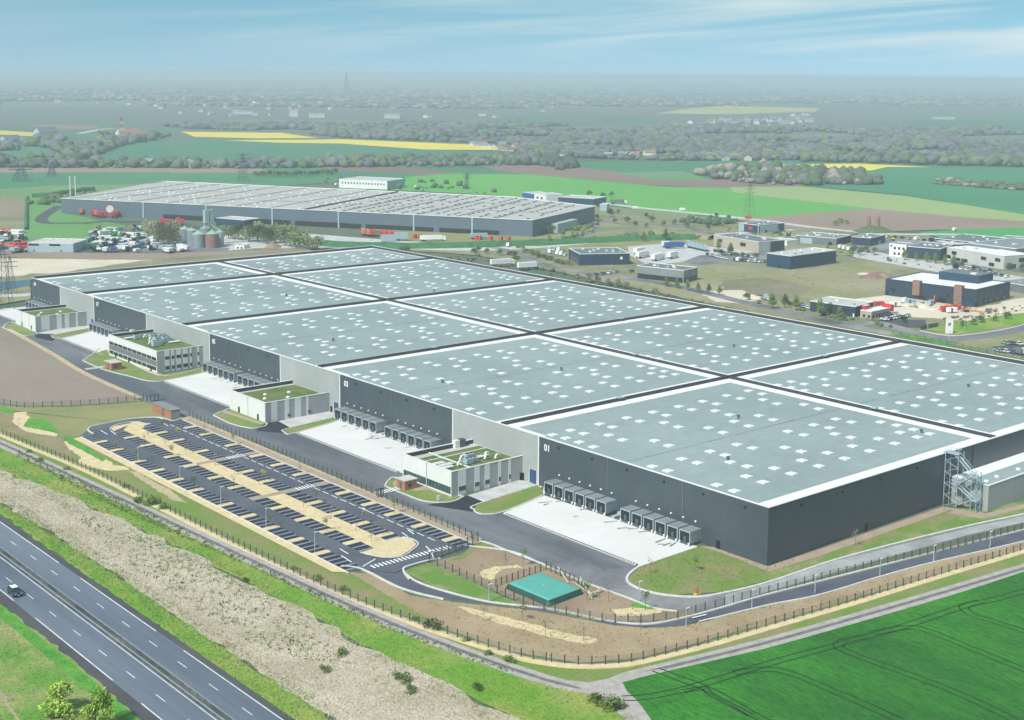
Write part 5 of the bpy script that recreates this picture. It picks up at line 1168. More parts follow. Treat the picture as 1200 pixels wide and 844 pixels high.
# ------------------------------------------------------------------ halls of the business park
def hall(label, N_, Lp, Rp, yt, wallm, roofm, cat='industrial hall', name='industrial_hall', cap='cap_white', win=(), depth=None, lights=0, h=None, door=True, swap=False, rim=.5):
    """N_ near corner of the footprint, Lp the corner to its left, Rp the corner to its right"""
    n, l, r = G(*N_), G(*Lp), G(*Rp); h = h or HZ(N_, yt); z0 = 0
    ex = (l-n) if swap else (r-n); wx = ex.length; ex.normalize(); ey = Vector((-ex.y, ex.x, 0))
    other = (r-n) if swap else (l-n)
    if other.dot(ey) < 0: ey = -ey
    wy = depth or max(6, abs(other.dot(ey)))
    if not swap: A, B, wa, wb = ey, ex, wy, wx     # A: along the left face, B: along the right face
    else: A, B, wa, wb = ex, ey, wx, wy
    t = thing(name, label, cat, (n.x, n.y, z0))
    P = lambda a, b: (A.x*a+B.x*b, A.y*a+B.y*b)
    def face_box(face, s0, s1, zz0, zz1, out, m, nm, par):
        q = [P(s0, -out), P(s1, -out), P(s1, 0), P(s0, 0)] if face == 'L' else [P(-out, s0), P(-out, s1), P(0, s1), P(0, s0)]
        return MB().prism(q, zz0, zz1, M_[m], bottom=True).build(nm, par)
    MB().prism([P(0, 0), P(wa, 0), P(wa, wb), P(0, wb)], 0, h, M_[wallm]).build('wall', t)
    MB().prism([P(rim, rim), P(wa-rim, rim), P(wa-rim, wb-rim), P(rim, wb-rim)], h, h+.05, M_[roofm]).build('roof', t)
    c = MB()
    for a0, a1, b0, b1 in ((-.1, wa+.1, -.1, rim), (-.1, wa+.1, wb-rim, wb+.1), (-.1, rim, rim, wb-rim), (wa-rim, wa+.1, rim, wb-rim)): c.prism([P(a0, b0), P(a1, b0), P(a1, b1), P(a0, b1)], h, h+.35, M_[cap])
    c.build('parapet_cap', t)
    for f, s0, s1, z0_, z1_, m, nm in win:
        W_ = wa if f == 'L' else wb
        face_box(f, s0*W_, s1*W_, z0_*h, z1_*h, .08, m, nm, t)
    r_ = random.Random(int(N_[0]*7))
    for k in range(lights):
        a, b = r_.uniform(.12, .88)*wa, r_.uniform(.12, .88)*wb
        MB().prism([P(a-.9, b-.7), P(a+.9, b-.7), P(a+.9, b+.7), P(a-.9, b+.7)], h+.05, h+.75, M_['dome' if k % 3 else 'steel']).build('roof_light' if k % 3 else 'roof_unit', t)
    return t, P, wa, wb, h
WN = lambda f, s0, s1, z0, z1, m='glass_dark', nm='window': (f, s0, s1, z0, z1, m, nm)
# B axis = along the face seen on the right, A axis = along the face seen on the left
LV[0] = 250
t, P, wa, wb, h = hall('dark teal hall with small white round emblem on the wall, behind the warehouse', (679.3,312.2), (663.5,305), (737.8,311), 298.2, 'navy', 'slate', win=[WN('L',.15,.25,.05,.55,'rust','door'), WN('L',.4,.5,.05,.55,'rust','door'), WN('L',.65,.75,.05,.55,'rust','door'), WN('R',.75,.98,.0,.8,'navy2','door')], lights=9)
q = P(-.12, wb*.83); MB().lathe((0, 0, -.05), [(.9, 0), (.9, .1)], M_['white'], 16).build('emblem', t); e = KIDS[t.name][-1]; e.location = (q[0], q[1], h*.62); A_ = Vector((P(1, 0)[0], P(1, 0)[1], 0)); e.rotation_euler = (-A_).to_track_quat('Z', 'Y').to_euler()
hall('low grey hall with dark glazed base, just behind the warehouse by the young trees', (801,333), (746,327), (812,330), 317.5, 'roof_grey', 'slate', win=[WN('L',0.02,.98,0,.45,'glass_dark','window'), WN('R',.05,.95,0,.45)], lights=5, swap=True, depth=16)
hall('long beige hall with two dark window strips and dark end block', (889,298), (836,289), (905.5,294), 284, 'beige', 'slate', win=[WN('L',.28,.40,.45,.75), WN('L',.8,.9,.45,.75), WN('R',.45,1.0,0,1.0,'navy2','cladding'), WN('R',.15,.35,.0,.95,'lblue','cladding')], lights=8, swap=True, depth=22)
hall('plain dark blue hall standing alone on the waste ground', (926,317), (898.7,313), (979.5,309.5), 300.7, 'navy', 'roof_pale', win=[WN('L',.42,.50,0,.3,'black','door')], lights=11)
t, P, wa, wb, h = hall('dark hall with red sign and pale blue panels, by the country road', (888.7,274.7), (857.5,272.5), (919,271.7), 264.5, 'navy2', 'slate', win=[WN('L',.0,.02,0,1,'white','trim'), WN('L',.72,1,0,.95,'lblue','cladding'), WN('L',.3,.5,.45,.75,'red','sign'), WN('R',.05,.75,0,.95,'lblue','cladding'), WN('R',.25,.33,.1,.4)], lights=5)
hall('long dark hall with pale glass lobby at its near end, right of the beige hall', (980,289), (933,285), (995,286.5), 280, 'slate', 'roof_grey', win=[WN('L',.6,.9,0,.8,'lblue','lobby'), WN('L',.1,.2,0,.5), WN('R',.1,.9,0,1,'navy2','cladding')], lights=10, swap=True, depth=26)
hall('dark low hall just left of the mound with two pillars', (1020,289.5), (996,288), (1037,285.5), 279.5, 'navy2', 'slate', win=[WN('R',.1,.3,.1,.5), WN('R',.5,.7,.1,.5,'lblue','window')], lights=5)
hall('low pale shed among parked vans between the beige hall and long dark hall', (922,289), (905,285.5), (935,287), 283, 'white', 'roof_pale', win=[WN('L',.3,.6,0,.5)], lights=2)
t, P, wa, wb, h = hall('white two storey office block with six square windows', (1061.6,302.6), (1038,301.6), (1070,300.5), 287.4, 'white', 'roof_grey', name='office_block', cat='office building', win=[WN('L',a,a+.13,z,z+.2) for a in (.1,.35,.6) for z in (.18,.6)]+[WN('L',.8,.95,.8,.92,'blue_paint','sign')])
hall('dark hall with grey flat roof attached behind the white office block', (1101.4,306.4), (1063,303.2), (1118.5,300.5), 292.2, 'navy2', 'slate', swap=True, depth=30, lights=6, win=[WN('L',.1,.2,.1,.4)])
hall('long dark blue hall with flat roof at the edge of the green field', (1147,296.5), (1095,291), (1162,293), 285, 'navy2', 'slate', swap=True, depth=40, lights=6)
hall('dark annex standing before the long dark blue hall', (1118,297), (1096,292.5), (1126,294), 287, 'navy', 'roof_pale', swap=True, depth=18, lights=2)
hall('pale grey glazed hall with dark window squares, lined by young trees', (1176,316.8), (1109,305.4), (1189.6,313), 300.7, 'roof_pale', 'white_membrane', swap=True, depth=22, lights=4, win=[WN('L',a,a+.09,z,z+.25) for a, z in ((.06,.55),(.16,.15),(.3,.5),(.62,.1),(.75,.1),(.82,.55),(.92,.2))]+[WN('R',.2,.45,.1,.4), WN('R',.55,.8,.5,.8)])
hall('broad hall with big grey roof behind the glazed hall, at the right of the view', (1190,311), (1150,301.5), (1245,304), 292, 'slate', 'roof_grey', lights=4)
hall('low white buildings beyond the broad grey roof by the green field', (1240,292), (1172,287.5), (1262,289), 284, 'white', 'roof_grey', swap=True, depth=20, lights=4)
t, P, wa, wb, h = hall('big dark building with white roof and two brown entrance towers', (1143,361), (1037,347), (1230,347), 340.5, 'navy2', 'white_membrane', cat='building', name='commercial_building', cap='navy2', rim=1.0, swap=True, depth=38,
   win=[WN('L',.32,.4,0,.32,'black','door'), WN('L',.55,.62,0,.35,'black','door'), WN('L',.88,.92,.3,.5), WN('L',.96,.985,.0,.3,'black','door')]+[WN('L',a,a+.02,.4,.6) for a in (.12,.2,.28,.75,.93)]+[WN('L',a,a+.02,.1,.25) for a in (.84,.8,.9,.7)]+[WN('R',a,a+.05,.1,.3) for a in (.1,.25,.4,.6,.8)]+[WN('R',a,a+.03,.5,.65) for a in (.15,.3,.5,.7,.9)])
def tower(a0, a1, z0, z1, m, nm, out=1.2): return MB().prism([P(a0*wa, -out), P(a1*wa, -out), P(a1*wa, 1.5), P(a0*wa, 1.5)], z0, z1, M_[m], bottom=True).build(nm, t)
tower(.60, .68, h*.3, h+1.4, 'rust', 'entrance_tower'); tower(.14, .225, h*.15, h+1.6, 'rust', 'entrance_tower'); tower(.0, .13, 0, h*.35, 'navy', 'porch', 2.2)
u = MB().prism([P(wa*.18, wb*.55), P(wa*.62, wb*.55), P(wa*.62, wb*.98), P(wa*.18, wb*.98)], h, h+4.2, M_['navy'], M_['slate']).build('upper_storey', t)
MB().prism([P(wa*.24, wb*.62), P(wa*.3, wb*.62), P(wa*.3, wb*.7), P(wa*.24, wb*.7)], h+4.2, h+4.9, M_['dome']).build('roof_light', u)
hall('dark roadside hall with pale roof behind a row of young trees', (1002,373), (949,366), (1021,367.5), 360, 'navy2', 'roof_pale', swap=True, depth=19, lights=2, win=[WN('L',.02,.05,.05,.4,'white','door')])
t, P, wa, wb, h = hall('small beige showroom with red fascia and white roof beside the car yard', (1021,375.5), (1007,373.7), (1046,370), 366, 'beige', 'white_membrane', name='showroom', cat='showroom', rim=.3, win=[WN('L',.1,.3,.25,.6), WN('L',.55,.75,.25,.6)]+[WN('R',a,a+.07,.25,.65) for a in (.05,.2,.32,.44,.56,.68)])
MB().prism([P(-.3, wb*.88), P(-.3, wb+.3), P(wa*.8, wb+.3), P(wa*.8, wb*.88)], 1.5, h+1.5, M_['red']).build('fascia', t)
MB().prism([P(wa*.9, 3), P(wa*.9, wb*.4), P(wa*1.2, wb*.4), P(wa*1.2, 3)], 0, h+2.0, M_['red'], M_['white']).build('side_block', t)
hall('low grey hall at the far right behind the white-roofed building', (1200,345), (1165,340), (1262,338), 335, 'slate', 'roof_grey', lights=3)
t, P, wa, wb, h = hall('pale grey shed with translucent roof strips in the farm machine dealer yard', (86,297), (32.5,296), (97,290.5), 286, 'lblue', 'roof_pale', name='dealer_shed', cat='shed', win=[WN('L',.28,.52,.75,.95,'black','window'), WN('L',.75,.98,.75,.95,'black','window'), WN('L',.25,.28,0,.35,'steel_dark','door'), WN('L',.85,.88,0,.35,'steel_dark','door')], swap=True, depth=24)
for a in (.15, .3, .45, .6, .75, .9): MB().prism([P(wa*a, 3), P(wa*a+1.2, 3), P(wa*a+1.2, wb-3), P(wa*a, wb-3)], h+.05, h+.15, M_['white']).build('roof_strip', t)
hall('tiny white shed left of the dealer yard at the edge of the view', (22,275.5), (4,275), (26,273.5), 271.5, 'white', 'white_membrane', name='small_shed', cat='shed', swap=True, depth=9)
hall('long white office building with a row of dark windows beyond the far hall', (453.7,222.7), (397.5,220), (484.5,221), 212.5, 'white', 'roof_pale', name='office_block', cat='office building', swap=True, depth=36, lights=4, win=[WN('L',.05+.062*k,.075+.062*k,.5,.72) for k in range(15)]+[WN('R',0,1,0,1,'lblue','cladding')])
hall('dark blue flat block right of the far hall roof beside the country road', (696,241), (654,238.5), (702,239), 233.5, 'navy', 'roof_pale', swap=True, depth=25, lights=3)
hall('white block with two dark windows behind the far hall', (640,237), (626,234.5), (650,235), 229, 'white', 'roof_pale', swap=True, depth=18, win=[WN('L',.3,.45,.3,.6), WN('L',.65,.8,.3,.6)])
hall('low blue block behind the far hall, left of the white one', (626,234), (612,232), (632,232.5), 227.5, 'blue_paint', 'roof_pale', swap=True, depth=18)
hall('plain white box annex at the far right end of the far hall', (711,248), (699,249.5), (714,246.5), 240, 'lblue', 'roof_pale')
hall('navy lean-to hall behind the hedge before the far hall', (287,268), (253,265), (292,265), 258.5, 'navy', 'roof_pale', swap=True, depth=16)

# ------------------------------------------------------------------ the far hall (second warehouse)
H2 = 12.0
F = [G(624, 278.5), G(72, 250.5)]
A0 = G(190, 212.5, H2); A1 = G(600, 231, H2); A2 = G(697, 242, H2); A3 = G(104, 222.5, H2)
fp = [F[0], G(697, 262), A2, A1, A0, F[1]]; fp[2] = A2; fp.pop(1)
t = thing('far_warehouse', 'long blue-grey second warehouse with pale ribbed roof, beyond the main one', 'warehouse')
MB().prism([(p.x, p.y) for p in fp], 0, H2, M_['wh2_wall'], M_['wh2_roof']).build('wall', t)
c = MB()
pl = [Vector((p.x, p.y)) for p in fp]
ribbon_mb(c, pl+[pl[0]], .9, H2, H2+.4, M_['cap_white']); c.build('parapet_cap', t)
f0, f1 = fp[0].to_2d(), fp[-1].to_2d(); ed = (f1-f0); EL = ed.length; ed.normalize(); en = Vector((-ed.y, ed.x))
if (A0.to_2d()-f0).dot(en) < 0: en = -en
ed_z = 0
def on2(s, d, z): v = f0+ed*s+en*d; return (v.x, v.y, z)
inside2 = pip(pl)
def seg_clip(s0, d0, s1, d1, n=60):
    pts = [(s0+(s1-s0)*i/n, d0+(d1-d0)*i/n) for i in range(n+1)]
    ok = [p for p in pts if inside2(*on2(p[0], p[1], 0)[:2])]
    return (ok[0], ok[-1]) if len(ok) > 2 else None
for k in range(14):                                     # valley gutters run from the front edge to the back
    s = 28+k*30
    e_ = seg_clip(s, 1.5, s, 260)
    if e_:
        (a, b), (c_, d_) = e_; m = MB(); hh = H2+(.9 if k == 5 else .35); ww = 1.4 if k == 5 else .9
        v = f0+ed*a+en*b; w = f0+ed*c_+en*d_; ribbon_mb(m, [v, w], ww, H2, hh, M_['dark_cladding' if k == 5 else 'ridge_grey']); m.build('gutter', t)
for d in (52, 104):
    e_ = seg_clip(2, d, EL-2, d)
    if e_: m = MB(); v = f0+ed*e_[0][0]+en*e_[0][1]; w = f0+ed*e_[1][0]+en*e_[1][1]; ribbon_mb(m, [v, w], .8, H2, H2+.3, M_['ridge_grey']); m.build('ridge', t)
m = MB(); r_ = random.Random(5); cand = []
for s in range(6, int(EL), 12):
    for d in range(8, 160, 9):
        q = on2(s+r_.uniform(-1, 1), d, 0)
        if inside2(q[0]-4, q[1]-4) and inside2(q[0]+4, q[1]+4) and r_.random() < (.75 if s < 170 else .3): cand.append((q, s < 165))
for i, (q, dkk) in enumerate(cand): m.obox(q, ed, 1.6, 3.4, H2, H2+.45, M_['steel_dark' if dkk else 'white'])
tag(m.build('roof_lights', t), kind='stuff')
for s in (45, 90, 150, 205, 262, 318): 
    q = on2(s, -.25, 0); MB().obox(q, ed, 1.2, .5, 0, H2, M_['lblue']).build('downpipe', t)
m = MB(); s = 60
for k in range(5):
    q0, q1 = (25, 75, 132, 190, 250)[k], (70, 128, 186, 245, 300)[k]; q = on2((q0+q1)/2, -.2, 0); MB().obox(q, ed, q1-q0, .5, .3, 3.6, M_['black']).build('dock_band', t)
rw = (A2.to_2d()-f0); rl = rw.length; rw.normalize(); rn = Vector((rw.y, -rw.x))
if rn.dot(ed) > 0: rn = -rn
q = f0+rw*(rl*.42)+rn*.0; MB().obox(f0+rw*(rl*.42)+rn*3, rw, rl*.32, 6, 0, 7, M_['lblue'], M_['roof_pale']).build('side_block', t)
# round sign on a stand in front of it
p = G(129, 257); t = thing('round_sign', 'round white sign with red lower edge standing before the far hall wall', 'sign', (p.x, p.y, 0))
vd = Vector((CAM[0]-p.x, CAM[1]-p.y, 0)).normalized(); rr = 2.8; sz = HZ((129, 257), 245)
m = MB(); m.lathe((0, 0, 0), [(rr, -.3), (rr, .3)], M_['white'], 28); o = m.build('disc', t); o.location = (0, 0, sz); o.rotation_euler = vd.to_track_quat('Z', 'Y').to_euler()
m = MB(); m.lathe((0, 0, 0), [(rr+.5, -.35), (rr+.5, .1)], M_['red'], 28); o = m.build('rim', t); o.location = (0, 0, sz); o.rotation_euler = vd.to_track_quat('Z', 'Y').to_euler()
MB().bar((-1.2, 0, 0), (0, 0, sz-1), .2, M_['steel'], 5).build('stand', t); MB().bar((1.2, 0, 0), (0, 0, sz-1), .2, M_['steel'], 5).build('stand', t)
# slim white masts left of the far hall
for px, lb in ((83, 'left one of two slim white masts beside the far hall end'), (89, 'right one of two slim white masts beside the far hall end')):
    p = G(px, 245); t = thing('mast', lb, 'mast', (p.x, p.y, 0)); MB().lathe((0, 0, 0), [(.45, 0), (.35, 26)], M_['white'], 8).build('pole', t); MB().box(-.6, .6, -.6, .6, 26, 26.6, M_['white']).build('cap', t)
# silos
def silo(px, py, r, h, label, m='galv'):
    p = G(px, py); t = thing('grain_silo', label, 'silo', (p.x, p.y, 0))
    MB().lathe((0, 0, 0), [(r, 0), (r, h)], M_[m], 24).build('tank', t)
    MB().lathe((0, 0, h), [(r+.2, 0), (.8, r*.45), (.8, r*.45+.6), (.2, r*.45+.8)], M_['silo_green'], 24).build('roof', t); return t
silo(217, 285, 3.4, 9.5, 'grey ribbed grain silo with green cone roof, leftmost of the cluster')
silo(225, 287, 3.4, 9.5, 'grey ribbed grain silo with green cone roof, second from the left of the cluster')
silo(233, 290.5, 4.3, 9, 'widest grey grain silo with green cone roof, front of the cluster')
silo(241, 283, 3.4, 9, 'grey grain silo behind the widest one, beside the elevator tower')
silo(249, 291, 4.2, 9.5, 'rusty brown grain silo in front of the elevator tower', 'rust')
silo(258, 289, 2.6, 9.5, 'slim blue-grey grain silo, rightmost of the cluster', 'lblue')
p = G(245, 288); t = thing('elevator_tower', 'pale green grain elevator tower with slanting chutes above the silos', 'grain elevator', (p.x, p.y, 0))
hh = HZ((245, 288), 246)
for a, b in ((-1.6, -1), (1.6, -1), (-1.6, 1), (1.6, 1)): MB().bar((a, b, 0), (a, b, hh-6), .18, M_['rust']).build('leg', t)
MB().box(-3.2, -.3, -1.5, 1.5, hh-8.5, hh, M_['lblue']).box(.3, 3.4, -1.5, 1.5, hh-8.5, hh, M_['silo_green']).build('head_house', t)
for a, b in ((4, -6), (-6, 2), (7, -2)): MB().bar((0, 0, hh-8), (a, b, 10), .25, M_['steel'], 5).build('chute', t)
hall('small white barn with two dark openings near the silos', (286,292.5), (276,292), (288,291), 288, 'white', 'roof_pale', name='small_barn', cat='barn', swap=True, depth=8, win=[WN('L',.15,.4,0,.6,'black','door'), WN('L',.6,.85,0,.6,'black','door')])
# ------------------------------------------------------------------ pylons, masts, landmark
def pylon(label, b, top, w, m='steel_dark', cat='pylon', arms=True, name='lattice_pylon', rad=.14, mats=None, lv=6):
    p = G(*b); h = HZ(b, top); t = thing(name, label, cat, (p.x, p.y, 0)); k = MB()
    for i in range(lv):
        z0_, z1_ = h*i/lv, h*(i+1)/lv; w0, w1 = w/2*(1-.85*i/lv), w/2*(1-.85*(i+1)/lv); mm_ = M_[mats[i % 2]] if mats else M_[m]
        c0 = [(-w0, -w0), (w0, -w0), (w0, w0), (-w0, w0)]; c1 = [(-w1, -w1), (w1, -w1), (w1, w1), (-w1, w1)]
        for j in range(4):
            k.bar((*c0[j], z0_), (*c1[j], z1_), rad, mm_, 3); k.bar((*c0[j], z0_), (*c1[(j+1) % 4], z1_), rad*.6, mm_, 3); k.bar((*c1[j], z1_), (*c1[(j+1) % 4], z1_), rad*.5, mm_, 3)
    k.build('tower', t)
    if arms:
        for f in (.72, .84, .95): MB().bar((-w*.8, w*.2, h*f), (w*.8, -w*.2, h*f), rad*1.3, M_[m], 4).build('crossarm', t)
    return t
pylon('tall grey lattice pylon cut by the left edge beside the bare field', (6,362), 286, 6.5, rad=.13)
pylon('second grey lattice pylon behind the first at the left edge', (13,345), 300, 4.5, rad=.1)
pylon('distant wide lattice pylon over the green field at the far left', (25,213), 193, 14, rad=.35)
pylon('faint lattice pylon over the green field right of the wide one', (61,208), 190, 8, rad=.3)
pylon('thin lattice pylon standing in the bright green field on the right', (878,254), 215, 7, rad=.09)
pylon('faint lattice pylon behind the far hall, left part of the fields', (285,213), 180, 8, rad=.25)
pylon('slim lattice pylon beyond the far hall near its right part', (547,222), 203, 5, rad=.2)
pylon('tall red and white striped lattice transmitter mast by a farm far away', (143,166), 138, 12, arms=False, name='transmitter_mast', cat='mast', rad=.4, mats=('red', 'white'), lv=7)
pylon('tiny mast on the horizon left of centre', (406,107), 86, 26, arms=False, name='horizon_mast', cat='mast', rad=2.0)
p = G(1023, 272); 
def mound(name, c, r, h, m, seed=1, kind='structure'):
    rg_ = random.Random(seed); b = MB(); n = 20; i_ = b.mi(m); rings = [(1, 0), (.8, .35), (.55, .75), (.3, .97), (0.02, 1)]
    for f, z_ in rings:
        for j in range(n): t_ = 6.2832*j/n; q = r*f*(1+rg_.uniform(-.08, .08)); b.v.append((q*math.cos(t_), q*math.sin(t_)*.8, h*z_))
    for a in range(4):
        for j in range(n): b.f.append((a*n+j, a*n+(j+1) % n, a*n+n+(j+1) % n, a*n+n+j)); b.m.append(i_)
    o = b.build(name, smooth=True); o.location = (c.x, c.y, .3); return tag(o, kind=kind)
mound('hill', p, 17, 4.0, gb_ := mat('mound_grass', (.07,.12,.04), .95, .1, .2, col2=(.13,.16,.07), fine=.3, fscale=.8))
t = thing('stone_monument', 'two rough brown standing pillars on a small grassy mound', 'monument', (p.x, p.y, 4.0))
for a in (-2.5, 2.6):
    rg_ = random.Random(int(a)); b = MB(); b.lathe((a, -a*.9, -.5), [(1.5, 0), (1.4, 3), (1.5, 6), (1.2, 7.5), (.7, 8.4)], M_['rust'], 7); b.build('pillar', t)
for i, (x, y, r, h) in enumerate([(1030,324,9,2.2),(1022,326,8,1.8),(1012,322,5,.8),(1035,325,6,2),(1082,361,5,1.6),(1072,360,4,1.5),(1062,359,5,1.2),(1095,364,4,1),(320,291,6,3),(885,350,5,1)]):
    tag(mound('spoil_heap', G(x, y), r, h, M_['rust' if i < 2 else ('soil_brown' if i in (3, 8) else 'sand')], i+3, 'thing'), 'heap of %s %s' % ('reddish earth' if i < 2 else ('brown soil' if i in (3, 8) else 'pale sand'), ['on the waste ground, tallest of the group','on the waste ground, left of the tallest','low and wide on the waste ground','small at the right end of the waste ground group','before the brown entrance of the big dark building','left of the heap by the brown entrance','farthest left on the building site','rightmost on the building site','among the bushes right of the silos','beside the road at the edge of the waste ground'][i]), 'heap')
# diggers and skips on the building site
def digger(px, py, rz, label, m='orange'):
    p = G(px, py); t = thing('excavator', label, 'excavator', (p.x, p.y, ZL()), rz)
    for y in (-1.1, 1.1): MB().box(-1.8, 1.8, y-.35, y+.35, 0, .9, M_['black']).build('track', t)
    MB().box(-2, 1.2, -1.3, 1.3, .95, 2.3, M_[m]).build('body', t); MB().box(0.2, 1.5, .1, 1.2, 2.3, 3.2, M_['glass_dark']).build('cab', t)
    t.scale = (.72,)*3
    MB().bar((1.2, -.4, 2), (4, -.4, 4.6), .3, M_[m]).bar((4, -.4, 4.6), (6.4, -.4, 2), .24, M_[m]).build('boom', t); MB().box(5.9, 6.9, -1, .2, .8, 2, M_['steel_dark']).build('bucket', t)
digger(1093, 357, .4, 'orange excavator working close to the wall of the big dark building'); digger(1132, 367, 2.4, 'orange digger at the right corner of the building site')
digger(1046, 283, 1, 'small yellow machine on the lane below the standing pillars', 'yellow_paint')
r_ = random.Random(77)
for k in range(26):
    x = r_.uniform(1052, 1180); y = 357+(x-1052)*.085+r_.uniform(-2, 3.5) if x < 1140 else 366+r_.uniform(-1, 3); p = G(x, y); c = r_.choice(['pipe_pale', 'white', 'rust', 'roof_grey', 'orange', 'gravel_tan', 'slate']); w = r_.uniform(.8, 2.2)
    tag(MB().obox((0, 0), (r_.uniform(-1, 1), 1), w*1.6, w, 0, .35*w, M_[c]).obox((.1, .1), (1, r_.uniform(-1, 1)), w, w*.7, .35*w, .6*w, M_[c]).build('material_stack'), 'small stack of %s building material on the sandy site' % {'pipe_pale': 'pale', 'white': 'white', 'rust': 'brown', 'roof_grey': 'grey', 'orange': 'orange', 'gravel_tan': 'tan', 'slate': 'dark grey'}[c], 'material stack', 'stacks of building material').location = (p.x, p.y, ZL())
for px, py, c, lb in [(1108,366.5,'red','dark red container hut on the building site'),(1120,364.5,'red','bright red flat skip on the building site'),(1030,361,'red','red container at the rear of the showroom yard'),(1115,368,'white','white site cabin beside the dark red container'),(1066,358,'lblue','pale stack of pallets on the building site'),(1049,361,'white','white material stack left on the building site')]:
    p = G(px, py); t = thing('site_container', lb, 'container', (p.x, p.y, ZL()), -.4); MB().box(-2.4, 2.4, -1.1, 1.1, .1, 2.2, M_[c]).build('shell', t); MB().box(-1, 0, -1.15, -1.1, .2, 2.0, M_['steel_dark']).build('door', t)
p = G(1112, 402); t = thing('sign_totem', 'tall white sign totem with small dark emblem behind the warehouse', 'sign', (*G(1112, 392).to_2d(), 0), math.atan2(rt.y, rt.x)); MB().box(-1.6, 1.6, -.3, .3, 0, 7, M_['white']).build('panel', t); MB().box(-.6, .6, -.34, -.3, 4, 5.3, M_['slate']).build('emblem', t)
for i, (a, b) in enumerate([((1079,388),(1086,386.5)),((1088,386),(1099,384))]):
    fence(['dark wall-like gate left of the white totem','second dark gate section beside the white totem'][i], [a, b], 2.0, 2.4, mesh=False, name='site_gate', cat='gate'); o = KIDS
    A_, B_ = G(*a), G(*b); g = bpy.data.objects['site_gate' if i == 0 else 'site_gate.001']; m = MB(); m.obox(((B_-A_)/2).to_2d(), (B_-A_).to_2d(), (B_-A_).length, .1, .2, 2.3, M_['steel_dark']); m.build('gate_panel', g)
# ------------------------------------------------------------------ trees of the park and the dealer's land
def trees(pts, pr, label, group, s=1.0, jit=.15):
    for i, (x, y) in enumerate(pts):
        p = G(x, y); put(pr, (p.x, p.y, 0), label if isinstance(label, str) else label[i], group, scale=s*rnd.uniform(1-jit, 1+jit))
trees(line(781,337,843,347,6), ptree, ['pyramidal young tree in a row of six behind the warehouse, %s' % w for w in ('first from the left','second from the left','third from the left','third from the right','second from the right','rightmost')], 'row of six young trees', 1.0)
trees([(905,363),(920,362),(933,365),(961,372),(972,374),(984,377)], ptree, ['young tree before the dark roadside hall, %s' % w for w in ('leftmost, by the parked cars','second from the left','third, left of the hall wall','fourth, against the hall wall','fifth, against the hall wall','rightmost, by the hall end')], 'young trees before the roadside hall', 1.25)
trees([(876,353)], rtree, 'low spreading tree beside the sand heap', None, .7)
trees([(1060,306),(1073,307),(1086,308.5),(1096,310),(1107,312),(1117,313),(1127,315)], ptree, 'small pale green tree in the row before the grey halls', 'small trees before the grey halls', 1.05)
trees([(1182,317),(1198,318),(1015,297),(1024,300),(1008,300),(1000,298),(950,299)], rtree, 'round light green tree among the halls', 'trees among the halls', .8)
trees([(644,287),(672,285),(754,284),(780,283),(842,296),(856,301)], ptree, 'young tree in the avenue along the green bank', 'avenue trees along the green bank', 1.2)
trees([(862,303),(886,304),(869,304),(846,301)], rtree, 'leafy tree below the beige hall', 'trees below the beige hall', .7)
trees([(652,263),(660,266),(645,275),(703,247),(706,233),(690,231),(716,255),(716,232)], rtree, 'green tree at the right end of the far hall', 'trees at the right end of the far hall', 1.0)
trees([(985,262),(992,263),(980,265)], grove2, 'yellow-green tree by the country road', 'trees by the country road', .5)
for i, (x, y) in enumerate([(720,262),(735,262),(745,266),(757,268),(764,261),(777,266),(790,264),(805,268),(818,262),(830,270),(758,256),(832,258),(840,256),(853,259),(862,263),(700,258),(724,252)]): trees([(x, y)], rtree, 'small dark tree dotted over the meadow', 'small trees dotted over the meadow', .75)
trees([(178,282),(186,287),(192,290),(197,288),(203,292),(200,284),(188,281)], grove, 'greyish leafless tree in the grove left of the silos', 'grove left of the silos', 1.25)
trees([(268,281),(280,282),(292,284),(302,285),(312,287),(322,286),(334,289),(345,290),(352,292),(340,284),(318,282),(305,280),(290,279),(360,293),(372,294)], grove2, 'budding willow-like tree in the belt right of the silos', 'tree belt right of the silos', 1.25)
trees([(150,276),(145,278),(155,277),(115,276)], grove, 'bare tree behind the farm machines', 'trees behind the farm machines', .6)
trees([(610,292),(618,297),(626,300),(635,303),(645,306),(655,309),(664,311),(600,300),(606,305)], bush2, 'scrubby bush on the bank beside the bending road', 'bushes beside the bending road', 2.2)
trees([(700,334),(712,335),(724,337),(735,339),(690,331)], grove, 'low leafless tree in the strip before the low grey hall', 'leafless trees before the low grey hall', .45)
trees([(1205,396),(1140,382),(1150,380),(1165,378),(1180,375),(1128,384),(1060,380)], rtree, 'small tree along the rear access road', 'trees along the rear access road', .6)
trees([(470,296),(476,297),(560,296),(570,298),(556,299),(585,300)], rtree, 'green tree on the bank right behind the warehouse corner', 'trees behind the warehouse corner', .7)
for i in range(22): trees([(300+i*4.4+rnd.uniform(-1, 1), 209-i*.15+rnd.uniform(-1, 1))], rtree, 'tree in the long thin row on the far green field', 'thin row on the far field', 1.1)
